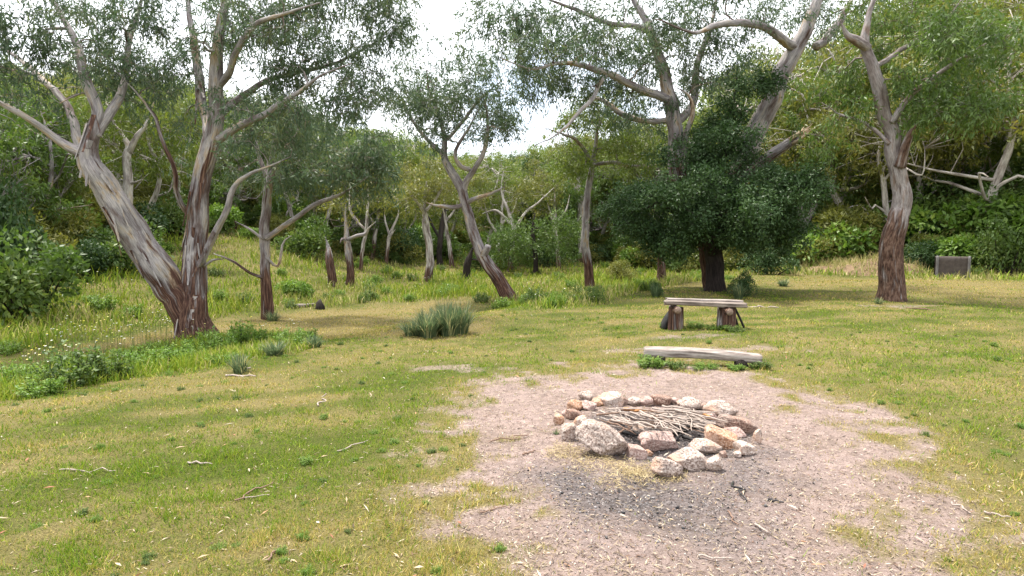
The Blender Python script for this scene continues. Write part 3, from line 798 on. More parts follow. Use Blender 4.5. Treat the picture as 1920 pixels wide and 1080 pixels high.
mid("gum_tree", "thin bleached gum just behind the old trunk with the bent limb", [
    [(676, 508, 4, 0), (680, 470, 4, 0), (684, 440, 4, 0), (688, 400, 3, 0), (690, 360, 3, .1), (686, 310, 2, .1)],
    [(684, 430, 3, 0), (660, 400, 3, .3), (655, 350, 2, .5)]], [(680, 320, 70, 45, 1.8, .3, 45), (640, 360, 50, 35, 1.5, .5, 22)], 73, leafm=LEAF_OLIVE)
mid("gum_tree", "pale smooth-trunked gum with a short dark foot, central in the meadow", [
    [(804, 528, 9, 0), (804, 500, 9, 0), (803, 460, 8, 0), (798, 420, 8, .1), (796, 385, 6, .1), (800, 340, 4, .1)],
    [(797, 400, 4, 0), (780, 375, 4, -.3), (760, 350, 3, -.5)],
    [(798, 395, 4, 0), (820, 370, 3, .3), (835, 340, 2, .5)]], [(790, 340, 75, 45, 1.8, .1, 60), (760, 380, 40, 26, 1.2, -.3, 14), (830, 360, 35, 30, 1.2, .3, 12)], 74, leafm=LEAF_OLIVE, rough=(.3, 1.0))
mid("broken_trunk", "short dark trunk leaning right among the meadow grass, top broken off", [[(873, 522, 8, 0), (877, 498, 8, 0), (882, 478, 7, 0), (886, 464, 5, 0)], [(884, 486, 2, 0), (900, 488, 2, -.2), (915, 487, 1, -.3)]], [], 75, BARK_DARK, rough=(2, 3), flare=.2)["category"] = "dead trunk"
mid("gum_tree", "slender leaning gum at the far meadow edge, red-brown and bent", [
    [(741, 486, 4, 0), (750, 465, 4, 0), (757, 445, 3, .1), (760, 410, 3, .1), (762, 370, 2, .1)], [(758, 440, 2, 0), (775, 415, 2, .2), (782, 385, 2, .3)]], [(765, 375, 50, 35, 1.5, .2, 32)], 76, BARK_RED, LEAF_FAR)
mid("gum_tree", "thin white forked gum in front of the round dark shrub", [
    [(724, 494, 4, 0), (726, 470, 4, 0), (729, 448, 4, 0), (738, 425, 3, .1), (748, 398, 2, .1), (745, 360, 2, .1)],
    [(729, 450, 3, 0), (735, 438, 2, -.1), (742, 430, 2, -.2)], [(730, 440, 3, 0), (722, 415, 2, .1), (720, 390, 2, .1)]], [(735, 360, 45, 35, 1.4, .2, 30)], 77, leafm=LEAF_OLIVE)
mid("gum_tree", "leaning tan-barked gum on the grassy bank behind the snapped trunk", [
    [(605, 468, 5, 0), (608, 440, 5, 0), (612, 415, 5, .1), (620, 390, 4, .1), (625, 350, 3, .1)]], [(620, 350, 60, 45, 1.6, .2, 40)], 78, BARK_PALE, LEAF_FAR)
mid("gum_tree", "pale trunk close behind the straight two-tone gum", [
    [(1090, 492, 7, 0), (1089, 450, 6, 0), (1090, 400, 6, 0), (1085, 350, 5, .1), (1075, 300, 4, .1), (1070, 250, 3, .1)],
    [(1086, 360, 4, 0), (1060, 330, 3, .3), (1030, 310, 2, .5)]], [(1060, 290, 65, 45, 2, .2, 45), (1020, 330, 45, 30, 1.6, .4, 20)], 79, leafm=LEAF_OLIVE, rough=(.3, .9))
mid("gum_tree", "brown-trunked gum half hidden by the low left boughs of the evergreen", [
    [(1241, 532, 11, 0), (1239, 505, 9, 0), (1237, 480, 8, 0), (1236, 450, 7, 0), (1230, 410, 5, 0)]], [(1220, 400, 50, 40, 1.6, .4, 24)], 80, BARK_RED, LEAF_FAR, rough=(1.5, 2.2))
mid("gum_tree", "forked pink-barked gum between the evergreen and the thick-footed tree", [
    [(1503, 490, 9, 0), (1506, 465, 9, 0), (1508, 440, 9, 0), (1504, 410, 8, .1), (1500, 380, 6, .1), (1495, 340, 4, .2), (1490, 300, 3, .2)],
    [(1510, 425, 6, 0), (1522, 400, 6, -.2), (1532, 375, 5, -.3), (1545, 340, 3, -.5)],
    [(1503, 440, 3, 0), (1494, 430, 2, -.2), (1490, 420, 1, -.3)]], [(1500, 320, 60, 50, 1.8, .2, 50), (1560, 320, 50, 45, 1.6, -.4, 36)], 81, BARK_RED, LEAF_FAR, rough=(.4, 3.0))
mid("dead_sapling", "thin white dead stem rising from the earth mound", [[(1723, 490, 4, 0), (1721, 470, 3, 0), (1722, 450, 3, .05), (1726, 430, 2.5, 0), (1721, 415, 1.5, 0)]], [], 82, BARK_PALE, rough=(0, .1), flare=.1)["category"] = "dead tree"
mid("gum_tree", "pale forked gum seen just behind the bend of the leaning trunk", [
    [(240, 470, 12, 0), (240, 420, 11, 0), (240, 350, 10, 0), (238, 300, 9, 0), (240, 275, 8, 0), (228, 250, 5, .1), (212, 226, 4, .2), (200, 180, 2, .3)],
    [(242, 285, 7, 0), (256, 258, 6, -.1), (272, 235, 4, -.2), (290, 190, 3, -.3)],
    [(243, 345, 3, 0), (262, 338, 2, -.2), (276, 328, 1, -.3)]], [(220, 200, 80, 45, 2, .2, 50), (300, 190, 60, 40, 1.6, -.2, 36)], 83, leafm=LEAF_FAR, rough=(.3, .8))
mid("gum_tree", "dark dead-armed little tree standing in the scrub left of the leaning trunk", [
    [(98, 447, 5, 0), (101, 415, 5, 0), (108, 385, 4, .05), (110, 350, 3, .1)], [(106, 395, 3, 0), (114, 415, 3, -.2), (116, 440, 3, -.3)], [(108, 390, 3, 0), (124, 418, 2, -.2), (136, 438, 2, -.3)], [(102, 405, 2, 0), (90, 410, 2, .1), (84, 413, 1, .1)], [(110, 392, 2, 0), (126, 388, 1, 0)]],
    [(100, 345, 60, 30, 1.6, 0, 36)], 84, BARK_DARK, LEAF_OLIVE, rough=(2, 3))
mid("gum_tree", "twisted pale-limbed gum behind the leaning centre tree", [
    [(955, 510, 6, 0), (957, 480, 6, 0), (962, 440, 5, 0), (955, 400, 4, 0), (940, 360, 3, .1), (945, 320, 2, .1)],
    [(960, 440, 4, 0), (985, 400, 3, .2), (1010, 380, 2, .3), (1040, 350, 2, .4)], [(957, 420, 3, 0), (930, 395, 3, -.2), (905, 400, 2, -.3)]], [(950, 350, 70, 45, 2, .1, 36), (1010, 360, 50, 45, 2, .4, 30)], 85, leafm=LEAF_OLIVE)
mid("gum_tree", "dark-trunked gum behind the pale central trunk", [
    [(824, 498, 7, 0), (824, 470, 6, 0), (827, 440, 6, 0), (832, 400, 5, .1), (840, 350, 3, .1)], [(826, 450, 3, 0), (812, 425, 3, .2), (800, 400, 2, .3)]], [(840, 370, 55, 40, 2, .2, 36)], 86, BARK_DARK, LEAF_FAR)
mid("gum_tree", "dark-footed gum at the meadow edge between leaning centre tree and two-tone gum", [
    [(1003, 516, 6, 0), (1003, 480, 5, 0), (1000, 440, 5, 0), (1003, 400, 4, 0)]], [(1000, 440, 75, 55, 1.6, 0, 120), (1060, 455, 40, 45, 1.3, .2, 46), (960, 465, 35, 40, 1.3, .2, 36)], 87, BARK_DARK, LEAF_BUSH, leaf=(.16, .05), hang=.8)
for k_, (px, py, lean, top, lab) in enumerate([(588, 452, 6, 330, "slim pale gum on the bank left of the leaning tan-barked one"), (700, 486, 10, 335, "slim pale gum between the bent-limb trunk and the white forked gum"),
        (848, 500, -14, 350, "slim pale gum between the pale central trunk and the short dark leaning trunk"), (930, 505, 12, 345, "slim pale gum just left of the twisted pale-limbed one"), (1048, 505, -8, 330, "slim pale gum between the meadow-edge gum and the two-tone gum")]):
    mid("gum_tree", lab, [[(px, py, 5, 0), (px + lean * .3, py - 40, 4.5, 0), (px + lean * .9, py - 80, 4, .1), (px + lean, (py - 80 + top) / 2, 3, .1), (px + lean * 1.4, top, 2, .1)],
        [(px + lean * .6, py - 60, 3, 0), (px - 14, py - 95, 2.5, -.2), (px - 22, py - 125, 1.5, -.3)], [(px + lean * .9, py - 85, 3, 0), (px + lean + 20, py - 110, 2, .2), (px + lean + 28, py - 140, 1.5, .3)]],
        [(px + lean * 1.2, top + 6, 46, 28, 1.4, .1, 28)], 120 + k_, leafm=(LEAF_OLIVE, LEAF_FAR)[k_ % 2])
print("mid trees", time.time() - T0)

# ------------------------------------------------------------------ tree and shrub kinds of the wooded slopes
def proto_tree(seed, h, leafm, bark, spread=0.34, n=100, leaf=(.26, .075), per=10, bend=0.6, low=0.3):
    rng = np.random.default_rng(seed)
    pl = lambda q: q
    wood, crown = MB(), MB()
    k = 7; t = np.linspace(0, 1, k)
    c = np.stack([np.cumsum(rng.normal(size=k) * bend * h * .045), np.cumsum(rng.normal(size=k) * bend * h * .045), t * h * 0.86, h * 0.020 * (1 - t) ** .8 + .012], 1)
    c[:, 0] -= c[0, 0]; c[:, 1] -= c[0, 1]; c[0, 2] = -0.6
    d = catmull(c, .3)
    rg = 1 - smooth(.5, 1.8, d[:, 2])
    tube(wood, d[:, :3], d[:, 3], 8, rg, .1, seed)
    pos = [d[len(d) // 4:, :3]]; tips, td = [], []
    for j in range(7):
        u = rand_unit(1, rng)[0]; u[2] = abs(u[2]) * .6 + .25
        i0 = rng.integers(len(d) // 4, len(d) - 3); L = h * rng.uniform(.2, .36)
        q0 = d[i0, :3]; m = np.array([q0, q0 + u * L * .35 + rng.normal(size=3) * .25, q0 + u * L * .7 + rng.normal(size=3) * .35, q0 + u * L])
        cc = catmull(np.concatenate([m, np.array([[.075], [.055], [.04], [.02]]) * h / 9], 1), .3)
        tube(wood, cc[:, :3], cc[:, 3], 5, np.full(len(cc), .12), .05, seed + j, cap=False); pos.append(cc[:, :3])
    pos = np.concatenate(pos)
    # foliage pads: a few dozen flattened clumps gathered at the limb ends
    pads = []
    for j in range(26):
        u = rand_unit(1, rng)[0] * rng.random() ** .35
        pads.append(np.array([u[0] * spread * h, u[1] * spread * h, h * (low + (1 - low) * (.5 + .5 * u[2]))]))
    for a in np.repeat(np.array(pads), max(1, n // 26), 0):
        a = a + rng.normal(size=3) * np.array([.075, .075, .04]) * h
        dd = np.linalg.norm(pos - a, axis=1); p0 = pos[np.argmin(dd)]
        mid_ = (p0 + a) / 2 + rng.normal(size=3) * .15 * dd.min() + np.array([0, 0, .1 * dd.min()])
        cc = np.array([p0, mid_, a]); tube(wood, cc, [.022 * h / 9, .015 * h / 9, .006], 4, np.full(3, .15), 0, seed, cap=False)
        tips.append(a); td.append(unit(a - mid_))
    tips = np.array(tips); td = np.array(td); nn = len(tips); sub = 6
    st = np.repeat(tips, sub, 0); sd = unit(rand_unit(nn * sub, rng) + .4 * np.repeat(td, sub, 0)); sl = .085 * h * rng.uniform(.4, 1.2, nn * sub)
    m = nn * sub * per; tt = rng.uniform(0.1, 1.05, m)
    lp = np.repeat(st, per, 0) + np.repeat(sd, per, 0) * (np.repeat(sl, per) * tt)[:, None] + rng.normal(size=(m, 3)) * .012 * h
    ld = np.array([0, 0, -1.0]) + rng.normal(size=(m, 3)) * .8
    tv = np.repeat(np.repeat(rng.random(nn), sub), per)
    leaf_quads(crown, lp, ld, rand_unit(m, rng), leaf[0] * rng.uniform(.6, 1.3, m), leaf[1] * rng.uniform(.7, 1.2, m), np.clip(.5 * tv + .5 * rng.random(m), 0, 1), fold=.03)
    return wood, crown, bark, leafm, h

def bush_mesh(seed, rx, rz, leaf, n, lumps=14, open_=0.25, stems=9):
    """a shrub of rounded leaf lumps on short stems, base at the origin"""
    rng = np.random.default_rng(seed)
    wood, crown = MB(), MB()
    cs = []
    for k in range(lumps):
        u = rand_unit(1, rng)[0]; u[2] = abs(u[2]); u *= rng.random() ** .4
        cs.append(np.array([u[0] * rx * .72, u[1] * rx * .72, rz * (.18 + .60 * u[2])]))
    cs = np.array(cs); cr = rng.uniform(.26, .42, lumps) * min(rx, rz)
    for k in range(min(stems, lumps)):
        a = cs[k]; b = np.array([a[0] * .15, a[1] * .15, -.08])
        tube(wood, np.array([b, (a + b) / 2 + rng.normal(size=3) * .04 * rx, a]), np.array([.03, .02, .008]) * max(.35, rx), 5, np.full(3, .8), 0, seed, cap=False)
    per = n // lumps
    for k in range(lumps):
        u = rand_unit(per, rng); u[:, 2] = np.where(u[:, 2] < -.35, -u[:, 2], u[:, 2])
        rad = cr[k] * (1 - open_ * rng.random(per) ** 1.5) * (1 + .25 * (vnoise(u * 2.2 + k, seed) - .5) * 2)
        p = cs[k] + u * rad[:, None]
        p[:, 2] = np.maximum(p[:, 2], .01)
        dr = unit(u * .7 + rand_unit(per, rng) * .8 + np.array([0, 0, -.1]))
        nr = unit(u + rand_unit(per, rng) * .5)
        leaf_quads(crown, p, dr, nr, leaf[0] * rng.uniform(.6, 1.25, per), leaf[1] * rng.uniform(.7, 1.2, per), np.clip(.45 * rng.random() + .55 * rng.random(per), 0, 1), fold=.04)
    return wood, crown

def kind_object(name, wood, crown, bark, leafm):
    j = MB()
    w, c = wood.build(name + "_wood", True), crown.build(name + "_leaves")
    w.materials.append(bark); c.materials.append(leafm)
    return w, c

TREES = []
for sd, h, lm, bk, sp, n, lo in [(201, 9.5, LEAF_FAR, BARK_PALE, .33, 156, .34), (202, 8.5, LEAF_OLIVE, BARK_PALE, .38, 130, .40), (203, 10.5, LEAF_FAR, BARK_PALE, .30, 156, .36),
                             (204, 8.0, LEAF_BUSH, BARK, .36, 156, .16), (205, 9.0, LEAF_OLIVE, BARK_PALE, .36, 104, .42), (206, 7.5, LEAF_DARK, BARK_DARK, .32, 156, .12)]:
    w, c, bk_, lm_, h_ = proto_tree(sd, h, lm, bk, sp, n, low=lo)
    TREES.append((*kind_object("slope_tree", w, c, bk_, lm_), h_))
SHRUBS = []
for sd, rx, rz, lf, n, lm in [(301, 1.5, 1.7, (.15, .07), 3600, LEAF_BUSH), (302, 1.4, 1.4, (.13, .06), 3400, LEAF_DARK), (303, 1.3, 1.6, (.19, .08), 2600, LEAF_BRIGHT), (304, 1.6, 1.8, (.15, .05), 3600, LEAF_OLIVE)]:
    w, c = bush_mesh(sd, rx, rz, lf, n)
    SHRUBS.append((*kind_object("shrub", w, c, BARK_DARK, lm), rz))
print("kinds", time.time() - T0)

# the far wood on the slopes: one mass, scattered by geometry nodes from the kinds above
def scatter(name, label, kinds, pts, idx, rot, scl, cat):
    coll = bpy.data.collections.new(name + "_kinds")
    order = []
    for i, (w, c, h) in enumerate(kinds):
        me = bpy.data.meshes.new("kind")
        import bmesh
        bm = bmesh.new(); bm.from_mesh(w); nf = len(bm.faces); bm.from_mesh(c); bm.faces.ensure_lookup_table()
        for f in bm.faces[nf:]: f.material_index = 1
        bm.to_mesh(me); bm.free()
        me.materials.append(w.materials[0]); me.materials.append(c.materials[0])
        o = bpy.data.objects.new("%s_kind_%02d" % (name, i), me); coll.objects.link(o)
    me = bpy.data.meshes.new(name); me.vertices.add(len(pts)); me.vertices.foreach_set("co", np.asarray(pts, np.float32).ravel())
    for nm, ty, v in (("idx", 'INT', np.asarray(idx, np.int32)), ("rot", 'FLOAT', np.asarray(rot, np.float32)), ("scl", 'FLOAT', np.asarray(scl, np.float32))):
        me.attributes.new(nm, ty, 'POINT').data.foreach_set("value", v)
    o = link(name, me, label=label, cat=cat, kind="stuff")
    ng = bpy.data.node_groups.new(name + "_nodes", 'GeometryNodeTree')
    ng.interface.new_socket("Geometry", in_out='INPUT', socket_type='NodeSocketGeometry')
    ng.interface.new_socket("Geometry", in_out='OUTPUT', socket_type='NodeSocketGeometry')
    N, L = ng.nodes, ng.links
    gi, go = N.new("NodeGroupInput"), N.new("NodeGroupOutput")
    ci = N.new("GeometryNodeCollectionInfo"); ci.inputs["Collection"].default_value = coll
    ci.inputs["Separate Children"].default_value = True; ci.inputs["Reset Children"].default_value = True
    ip = N.new("GeometryNodeInstanceOnPoints"); ip.inputs["Pick Instance"].default_value = True
    def na(nm, ty):
        a = N.new("GeometryNodeInputNamedAttribute"); a.data_type = ty; a.inputs["Name"].default_value = nm
        return a.outputs[0]
    cb = N.new("ShaderNodeCombineXYZ"); L.new(na("rot", 'FLOAT'), cb.inputs[2])
    L.new(gi.outputs[0], ip.inputs["Points"]); L.new(ci.outputs[0], ip.inputs["Instance"]); L.new(na("idx", 'INT'), ip.inputs["Instance Index"])
    L.new(cb.outputs[0], ip.inputs["Rotation"]); L.new(na("scl", 'FLOAT'), ip.inputs["Scale"]); L.new(ip.outputs[0], go.inputs[0])
    md = o.modifiers.new("scatter", 'NODES'); md.node_group = ng
    return o

RMIN = ([-60, -42, -34, -27, -20, -10, 0, 8, 14, 20, 28, 36, 50], [21, 23, 27, 34, 37, 40, 43, 45, 42, 38, 37, 37, 37])
ELEV = ([-60, -38, -28, -18, -11, -6, 0, 3, 8, 14, 20, 24, 28, 33, 38, 60], [.22, .21, .205, .185, .16, .13, .122, .14, .165, .19, .24, .31, .40, .5, .58, .58])
rf = np.random.default_rng(99)
pts, idx, rot, scl = [], [], [], []
tries = 0
while len(pts) < 430 and tries < 14000:
    tries += 1
    az = rf.uniform(-56, 56); r0 = np.interp(az, *RMIN); r = r0 + (rf.random() ** 1.5) * 85
    x, y = r * math.sin(math.radians(az)), r * math.cos(math.radians(az)); z = zg(x, y)
    k = int(rf.choice(6, p=[.27, .14, .21, .19, .11, .08]))
    top = CAM_Z + r * np.interp(az, *ELEV) * rf.uniform(.88, 1.04)
    s = min(rf.uniform(.8, 1.45), (top - z) / TREES[k][2])
    if s < .35: continue
    md_ = 1.6 + r * .025
    if any((x - q[0]) ** 2 + (y - q[1]) ** 2 < md_ * md_ for q in pts): continue
    pts.append((x, y, z)); idx.append(k); rot.append(rf.uniform(0, 6.28)); scl.append(s)
scatter("hillside_forest", "mixed gum forest covering the slopes all round the clearing", TREES, pts, idx, rot, scl, "forest")
pts, idx, rot, scl = [], [], [], []
for k in range(420):
    az = rf.uniform(-52, 52); r = np.interp(az, *RMIN) - 2.0 + rf.random() ** 1.3 * 40
    x, y = r * math.sin(math.radians(az)), r * math.cos(math.radians(az))
    pts.append((x, y, zg(x, y) - .1)); idx.append(int(rf.choice(4, p=[.36, .12, .14, .38]))); rot.append(rf.uniform(0, 6.28)); scl.append(rf.uniform(.35, 1.25))
for k in range(330):
    az = rf.uniform(13, 52); r = np.interp(az, *RMIN) - 1.0 + rf.random() * 38
    x, y = r * math.sin(math.radians(az)), r * math.cos(math.radians(az))
    pts.append((x, y, zg(x, y) - .1)); idx.append(int(rf.choice(4, p=[.45, .05, .2, .30]))); rot.append(rf.uniform(0, 6.28)); scl.append(rf.uniform(.8, 2.0))
for k in range(260):
    az = rf.uniform(-50, 13); r = np.interp(az, *RMIN) + rf.random() * 36
    x, y = r * math.sin(math.radians(az)), r * math.cos(math.radians(az))
    pts.append((x, y, zg(x, y) - .1)); idx.append(int(rf.choice(4, p=[.42, .05, .2, .33]))); rot.append(rf.uniform(0, 6.28)); scl.append(rf.uniform(.7, 1.6))
scatter("forest_undergrowth", "tangled scrub under the trees on the slopes", SHRUBS, pts, idx, rot, scl, "undergrowth")

# ------------------------------------------------------------------ shrubs that stand by themselves
def place_shrub(name, label, kind, px, py, wpx, hpx, rz=0.0, group=None):
    w, c, h = SHRUBS[kind]
    q = G(px, py); s = q[1] / F_PX
    rx = {0: 1.5, 1: 1.4, 2: 1.3, 3: 1.6}[kind]
    o = link(name, None, label=label, cat="shrub", group=group, loc=(q[0], q[1], q[2] - .05), rz=rz, scale=(wpx * s / (2 * rx * .95), wpx * s / (2 * rx * .95), hpx * s / (h * .98)))
    link("stems", w, None, parent=o); link("foliage", c, None, parent=o)
    return o
place_shrub("shrub", "big rounded dark green shrub at the left edge of the meadow", 0, 45, 598, 250, 170, .4)
place_shrub("shrub", "tall shaded shrub behind the big rounded shrub at the picture's left edge", 1, 10, 540, 190, 210, 1.0)
place_shrub("shrub", "dark green shrub on the bank behind the leaning pale trunk", 0, 215, 505, 180, 95, 2.0)
place_shrub("shrub", "dense dark shrub between the big rounded shrub and the leaning trunk", 1, 165, 520, 110, 70, 2.6)
place_shrub("shrub", "round dark shrub at the back of the meadow behind the thin white forked gum", 1, 755, 492, 100, 62, 3.1)
place_shrub("shrub", "dark shrub on the bank behind the slim dark-footed gum", 0, 575, 482, 120, 75, .8)
place_shrub("shrub", "bright pale-leaved bush in the grass beside the mown track", 2, 552, 560, 66, 42, 1.3)
place_shrub("shrub", "low leafy bush hugging the foot of the evergreen tree", 1, 1392, 556, 56, 48, 1.9)
place_shrub("shrub", "small bush at the left foot of the evergreen tree", 1, 1232, 556, 34, 30, .2)
place_shrub("shrub", "dark green tussocky bush at the foot of the straight two-tone gum", 0, 1110, 568, 54, 36, .9)
place_shrub("shrub", "pale broad-leaved bush behind the grey screen", 2, 1815, 505, 130, 75, 1.7)
place_shrub("shrub", "pale green bush between the earth mound and the grey screen", 2, 1748, 497, 80, 62, 2.9)
place_shrub("shrub", "dark rounded shrub above the pale bushes behind the grey screen", 1, 1815, 470, 95, 95, 3.6)
place_shrub("shrub", "dark scrubby bush at the right edge beyond the grey screen", 0, 1893, 515, 120, 110, 4.4)
place_shrub("shrub", "leafy bush behind the low right boughs of the evergreen", 1, 1440, 515, 110, 62, 5.0)
place_shrub("shrub", "olive bush behind the earth mound", 3, 1620, 480, 130, 75, 5.5)
place_shrub("shrub", "dark shrub at the meadow back edge between pale trunk and leaning centre tree", 0, 905, 505, 80, 50, .5)
place_shrub("shrub", "olive bush under the boughs left of the evergreen", 3, 1165, 527, 80, 45, 1.5)
print("shrubs", time.time() - T0)

# ------------------------------------------------------------------ stones of the fire ring
import bmesh
def ico(sub):
    bm = bmesh.new(); bmesh.ops.create_icosphere(bm, subdivisions=sub, radius=1.0)
    v = np.array([q.co[:] for q in bm.verts]); f = np.array([[w.index for w in q.verts] for q in bm.faces]); bm.free()
    return v, f
ICO4, ICO3 = ico(5), ico(4)

def stone_mesh(seed, dims, big, blocky=.5, tilt=(0, 0, 0)):
    rng = np.random.default_rng(seed)
    v, f = ICO4 if big else ICO3
    nr = rand_unit(13, rng)
    if blocky > .6:
        nr = np.concatenate([np.array([[1, 0, 0], [-1, 0, 0], [0, 1, 0], [0, -1, 0], [0, 0, 1], [0, 0, -1.0]]) + rng.normal(size=(6, 3)) * .14, nr[:5]])
        nr = unit(nr)
    h = rng.uniform(.60, .95, len(nr))
    if blocky > .6: h[:6] = rng.uniform(.6, .72, 6)
    dt = v @ nr.T
    r = np.where(dt > .05, h[None] / np.maximum(dt, .05), 9)
    k = 55.0
    rad = -np.log(np.exp(-k * np.minimum(r, 3)).sum(1) + np.exp(-k * 1.02)) / k
    rad = rad * (1 + .10 * (fbm(v * 2.2 + seed, seed, 3) - .5) * 2 + .055 * (fbm(v * 8 + seed, seed + 1, 3) - .5) * 2 + .02 * (vnoise(v * 26, seed + 2) - .5) * 2)
    p = v * rad[:, None]
    p = p / np.abs(p).max(0)
    from mathutils import Euler
    M = np.array(Euler(tilt).to_matrix())
    p = (p * np.array(dims) * .5) @ M.T
    p[:, 2] -= p[:, 2].min()
    mb = MB(); mb.add(p, f)
    return mb.build("stone", True)

STONES = [  # px, py (centre), width, height, material, blocky, big, tilt, label
    (1132, 828, 97, 72, ST_GREY, .2, 1, (.1, .32, .1), "largest boulder of the fire ring, speckled grey, at its front left"),
    (1067, 811, 33, 41, ST_GREY, .3, 0, (0, .1, 0), "upright speckled stone left of the largest boulder"),
    (1094, 793, 30, 36, ST_PALE, .3, 0, (0, -.35, .2), "oval white stone leaning between upright stone and largest boulder"),
    (1075, 782, 26, 18, ST_BROWN, .8, 0, (0, .1, .5), "small brown block behind the oval white stone"),
    (1048, 790, 19, 24, ST_ORANGE, .3, 0, (0, 0, 0), "outermost small tan stone on the ring's left side"),
    (1080, 764, 35, 20, ST_ORANGE, .5, 0, (0, 0, .2), "flat orange stone at the back left of the ring"),
    (1106, 764, 24, 23, ST_PINK, .4, 0, (0, .1, 0), "knobbly pink stone beside the flat orange one at the ring's back left"),
    (1101, 745, 27, 18, ST_PALE, .4, 0, (0, 0, 0), "small white stone at the far left corner of the ring"),
    (1148, 753, 40, 28, ST_PALE, .9, 0, (.1, -.1, .4), "angular grey-white block at the back of the ring"),
    (1169, 750, 20, 21, ST_BROWN, .4, 0, (0, 0, 0), "small dark stone wedged behind the sticks beside the angular white block"),
    (1191, 749, 26, 22, ST_PALE, .4, 0, (0, 0, 0), "pale rounded stone in the ring's back row"),
    (1214, 750, 26, 22, ST_PINK, .5, 0, (0, 0, 0), "pinkish stone touching the square red block in the back row"),
    (1243, 750, 33, 25, ST_BROWN, .95, 0, (0, 0, .05), "square red-brown block in the middle of the back row"),
    (1266, 752, 17, 15, ST_PINK, .6, 0, (0, .2, 0), "little wedge stone just right of the square red block"),
    (1300, 759, 36, 23, ST_GREY, .4, 0, (0, 0, 0), "white-topped stone with sooty face at the back right"),
    (1325, 762, 17, 19, ST_BROWN, .4, 0, (0, 0, 0), "small red-brown stone between the two white-topped ones at the back right"),
    (1359, 769, 53, 35, ST_GREY, .4, 0, (0, .1, .2), "wide white-topped stone at the ring's far right"),
    (1390, 795, 58, 43, ST_BROWN, .9, 1, (.1, .25, .3), "large slanting brown slab on the right side of the ring"),
    (1360, 797, 30, 25, ST_PALE, .4, 0, (0, 0, 0), "pale stone inside the ring in front of the brown slab"),
    (1382, 811, 36, 25, ST_PINK, .4, 0, (0, 0, 0), "rounded pale pink stone just behind the orange rock"),
    (1357, 828, 58, 38, ST_ORANGE, .7, 1, (0, .25, -.15), "bright orange rock at the front right of the ring"),
    (1402, 841, 33, 30, ST_PALE, .7, 0, (0, .1, .2), "pale blocky stone beneath the orange rock's right end"),
    (1421, 819, 16, 30, ST_PALE, .4, 0, (0, .1, 0), "thin white stone standing at the ring's far right end"),
    (1237, 828, 62, 37, ST_PINK, .7, 1, (0, -.12, .1), "pink and white angular stone in the middle of the front row"),
    (1197, 842, 33, 36, ST_PINK, .9, 0, (0, .18, .2), "small pink block next to the largest boulder's right end"),
    (1253, 873, 55, 55, ST_GREY, .3, 1, (0, .35, .3), "speckled white stone lying farthest to the front of the ring"),
    (1293, 858, 68, 58, ST_GREY, .2, 1, (0, .15, 0), "big round speckled stone in the ring's front row"),
    (1329, 842, 54, 30, ST_PALE, .4, 0, (0, .1, 0), "long pale stone behind the big round one"),
    (1343, 872, 29, 35, ST_PALE, .4, 0, (0, 0, 0), "small round white stone right of the big round one in front"),
    (1358, 852, 13, 15, ST_BROWN, .4, 0, (0, 0, 0), "tiny brown stone squeezed behind the small round white one"),
    (1206, 811, 27, 15, ST_PALE, .5, 0, (0, 0, .4), "flat pale stone lying inside the ring among the ash"),
    (1062, 775, 20, 17, ST_PINK, .5, 0, (0, 0, .3), "little pink stone between the tan stone and the flat orange one"),
    (1124, 757, 24, 20, ST_ORANGE, .6, 0, (0, .1, .3), "small tan stone between knobbly pink stone and angular white block"),
    (1280, 756, 20, 17, ST_PALE, .5, 0, (0, 0, .2), "small pale stone between the wedge stone and the sooty white-topped one"),
    (1218, 846, 20, 18, ST_ORANGE, .6, 0, (0, 0, .5), "small tan stone between pink block and pink and white angular stone"),
    (1337, 778, 22, 18, ST_PINK, .6, 0, (0, .1, .1), "small pink stone tucked inside the ring before the wide white-topped one"),
    (1386, 853, 18, 16, ST_GREY, .5, 0, (0, 0, .7), "small speckled stone lying on the ash below the orange rock"),
]
for k, (px, py, w, h, mt, bl, big, tilt, lab) in enumerate(STONES):
    q = G(px, py + h * .5); s = q[1] / F_PX
    W = w * s * 1.24; D = W * (.8 if w < 60 else .66); hh = max((h * s - .30 * D) / .95, .50 * W) * (1.3 if w < 38 else 1.12) * (.82 if bl > .8 else 1)
    c = np.array([q[0], q[1] + D * .46])
    me = stone_mesh(500 + k, (W, D, hh), big, bl, tilt)
    link("fire_ring_stone", me, mt, label=lab, cat="stone", group="stones of the fire ring", loc=(c[0], c[1], S(*c) - .14 * hh))

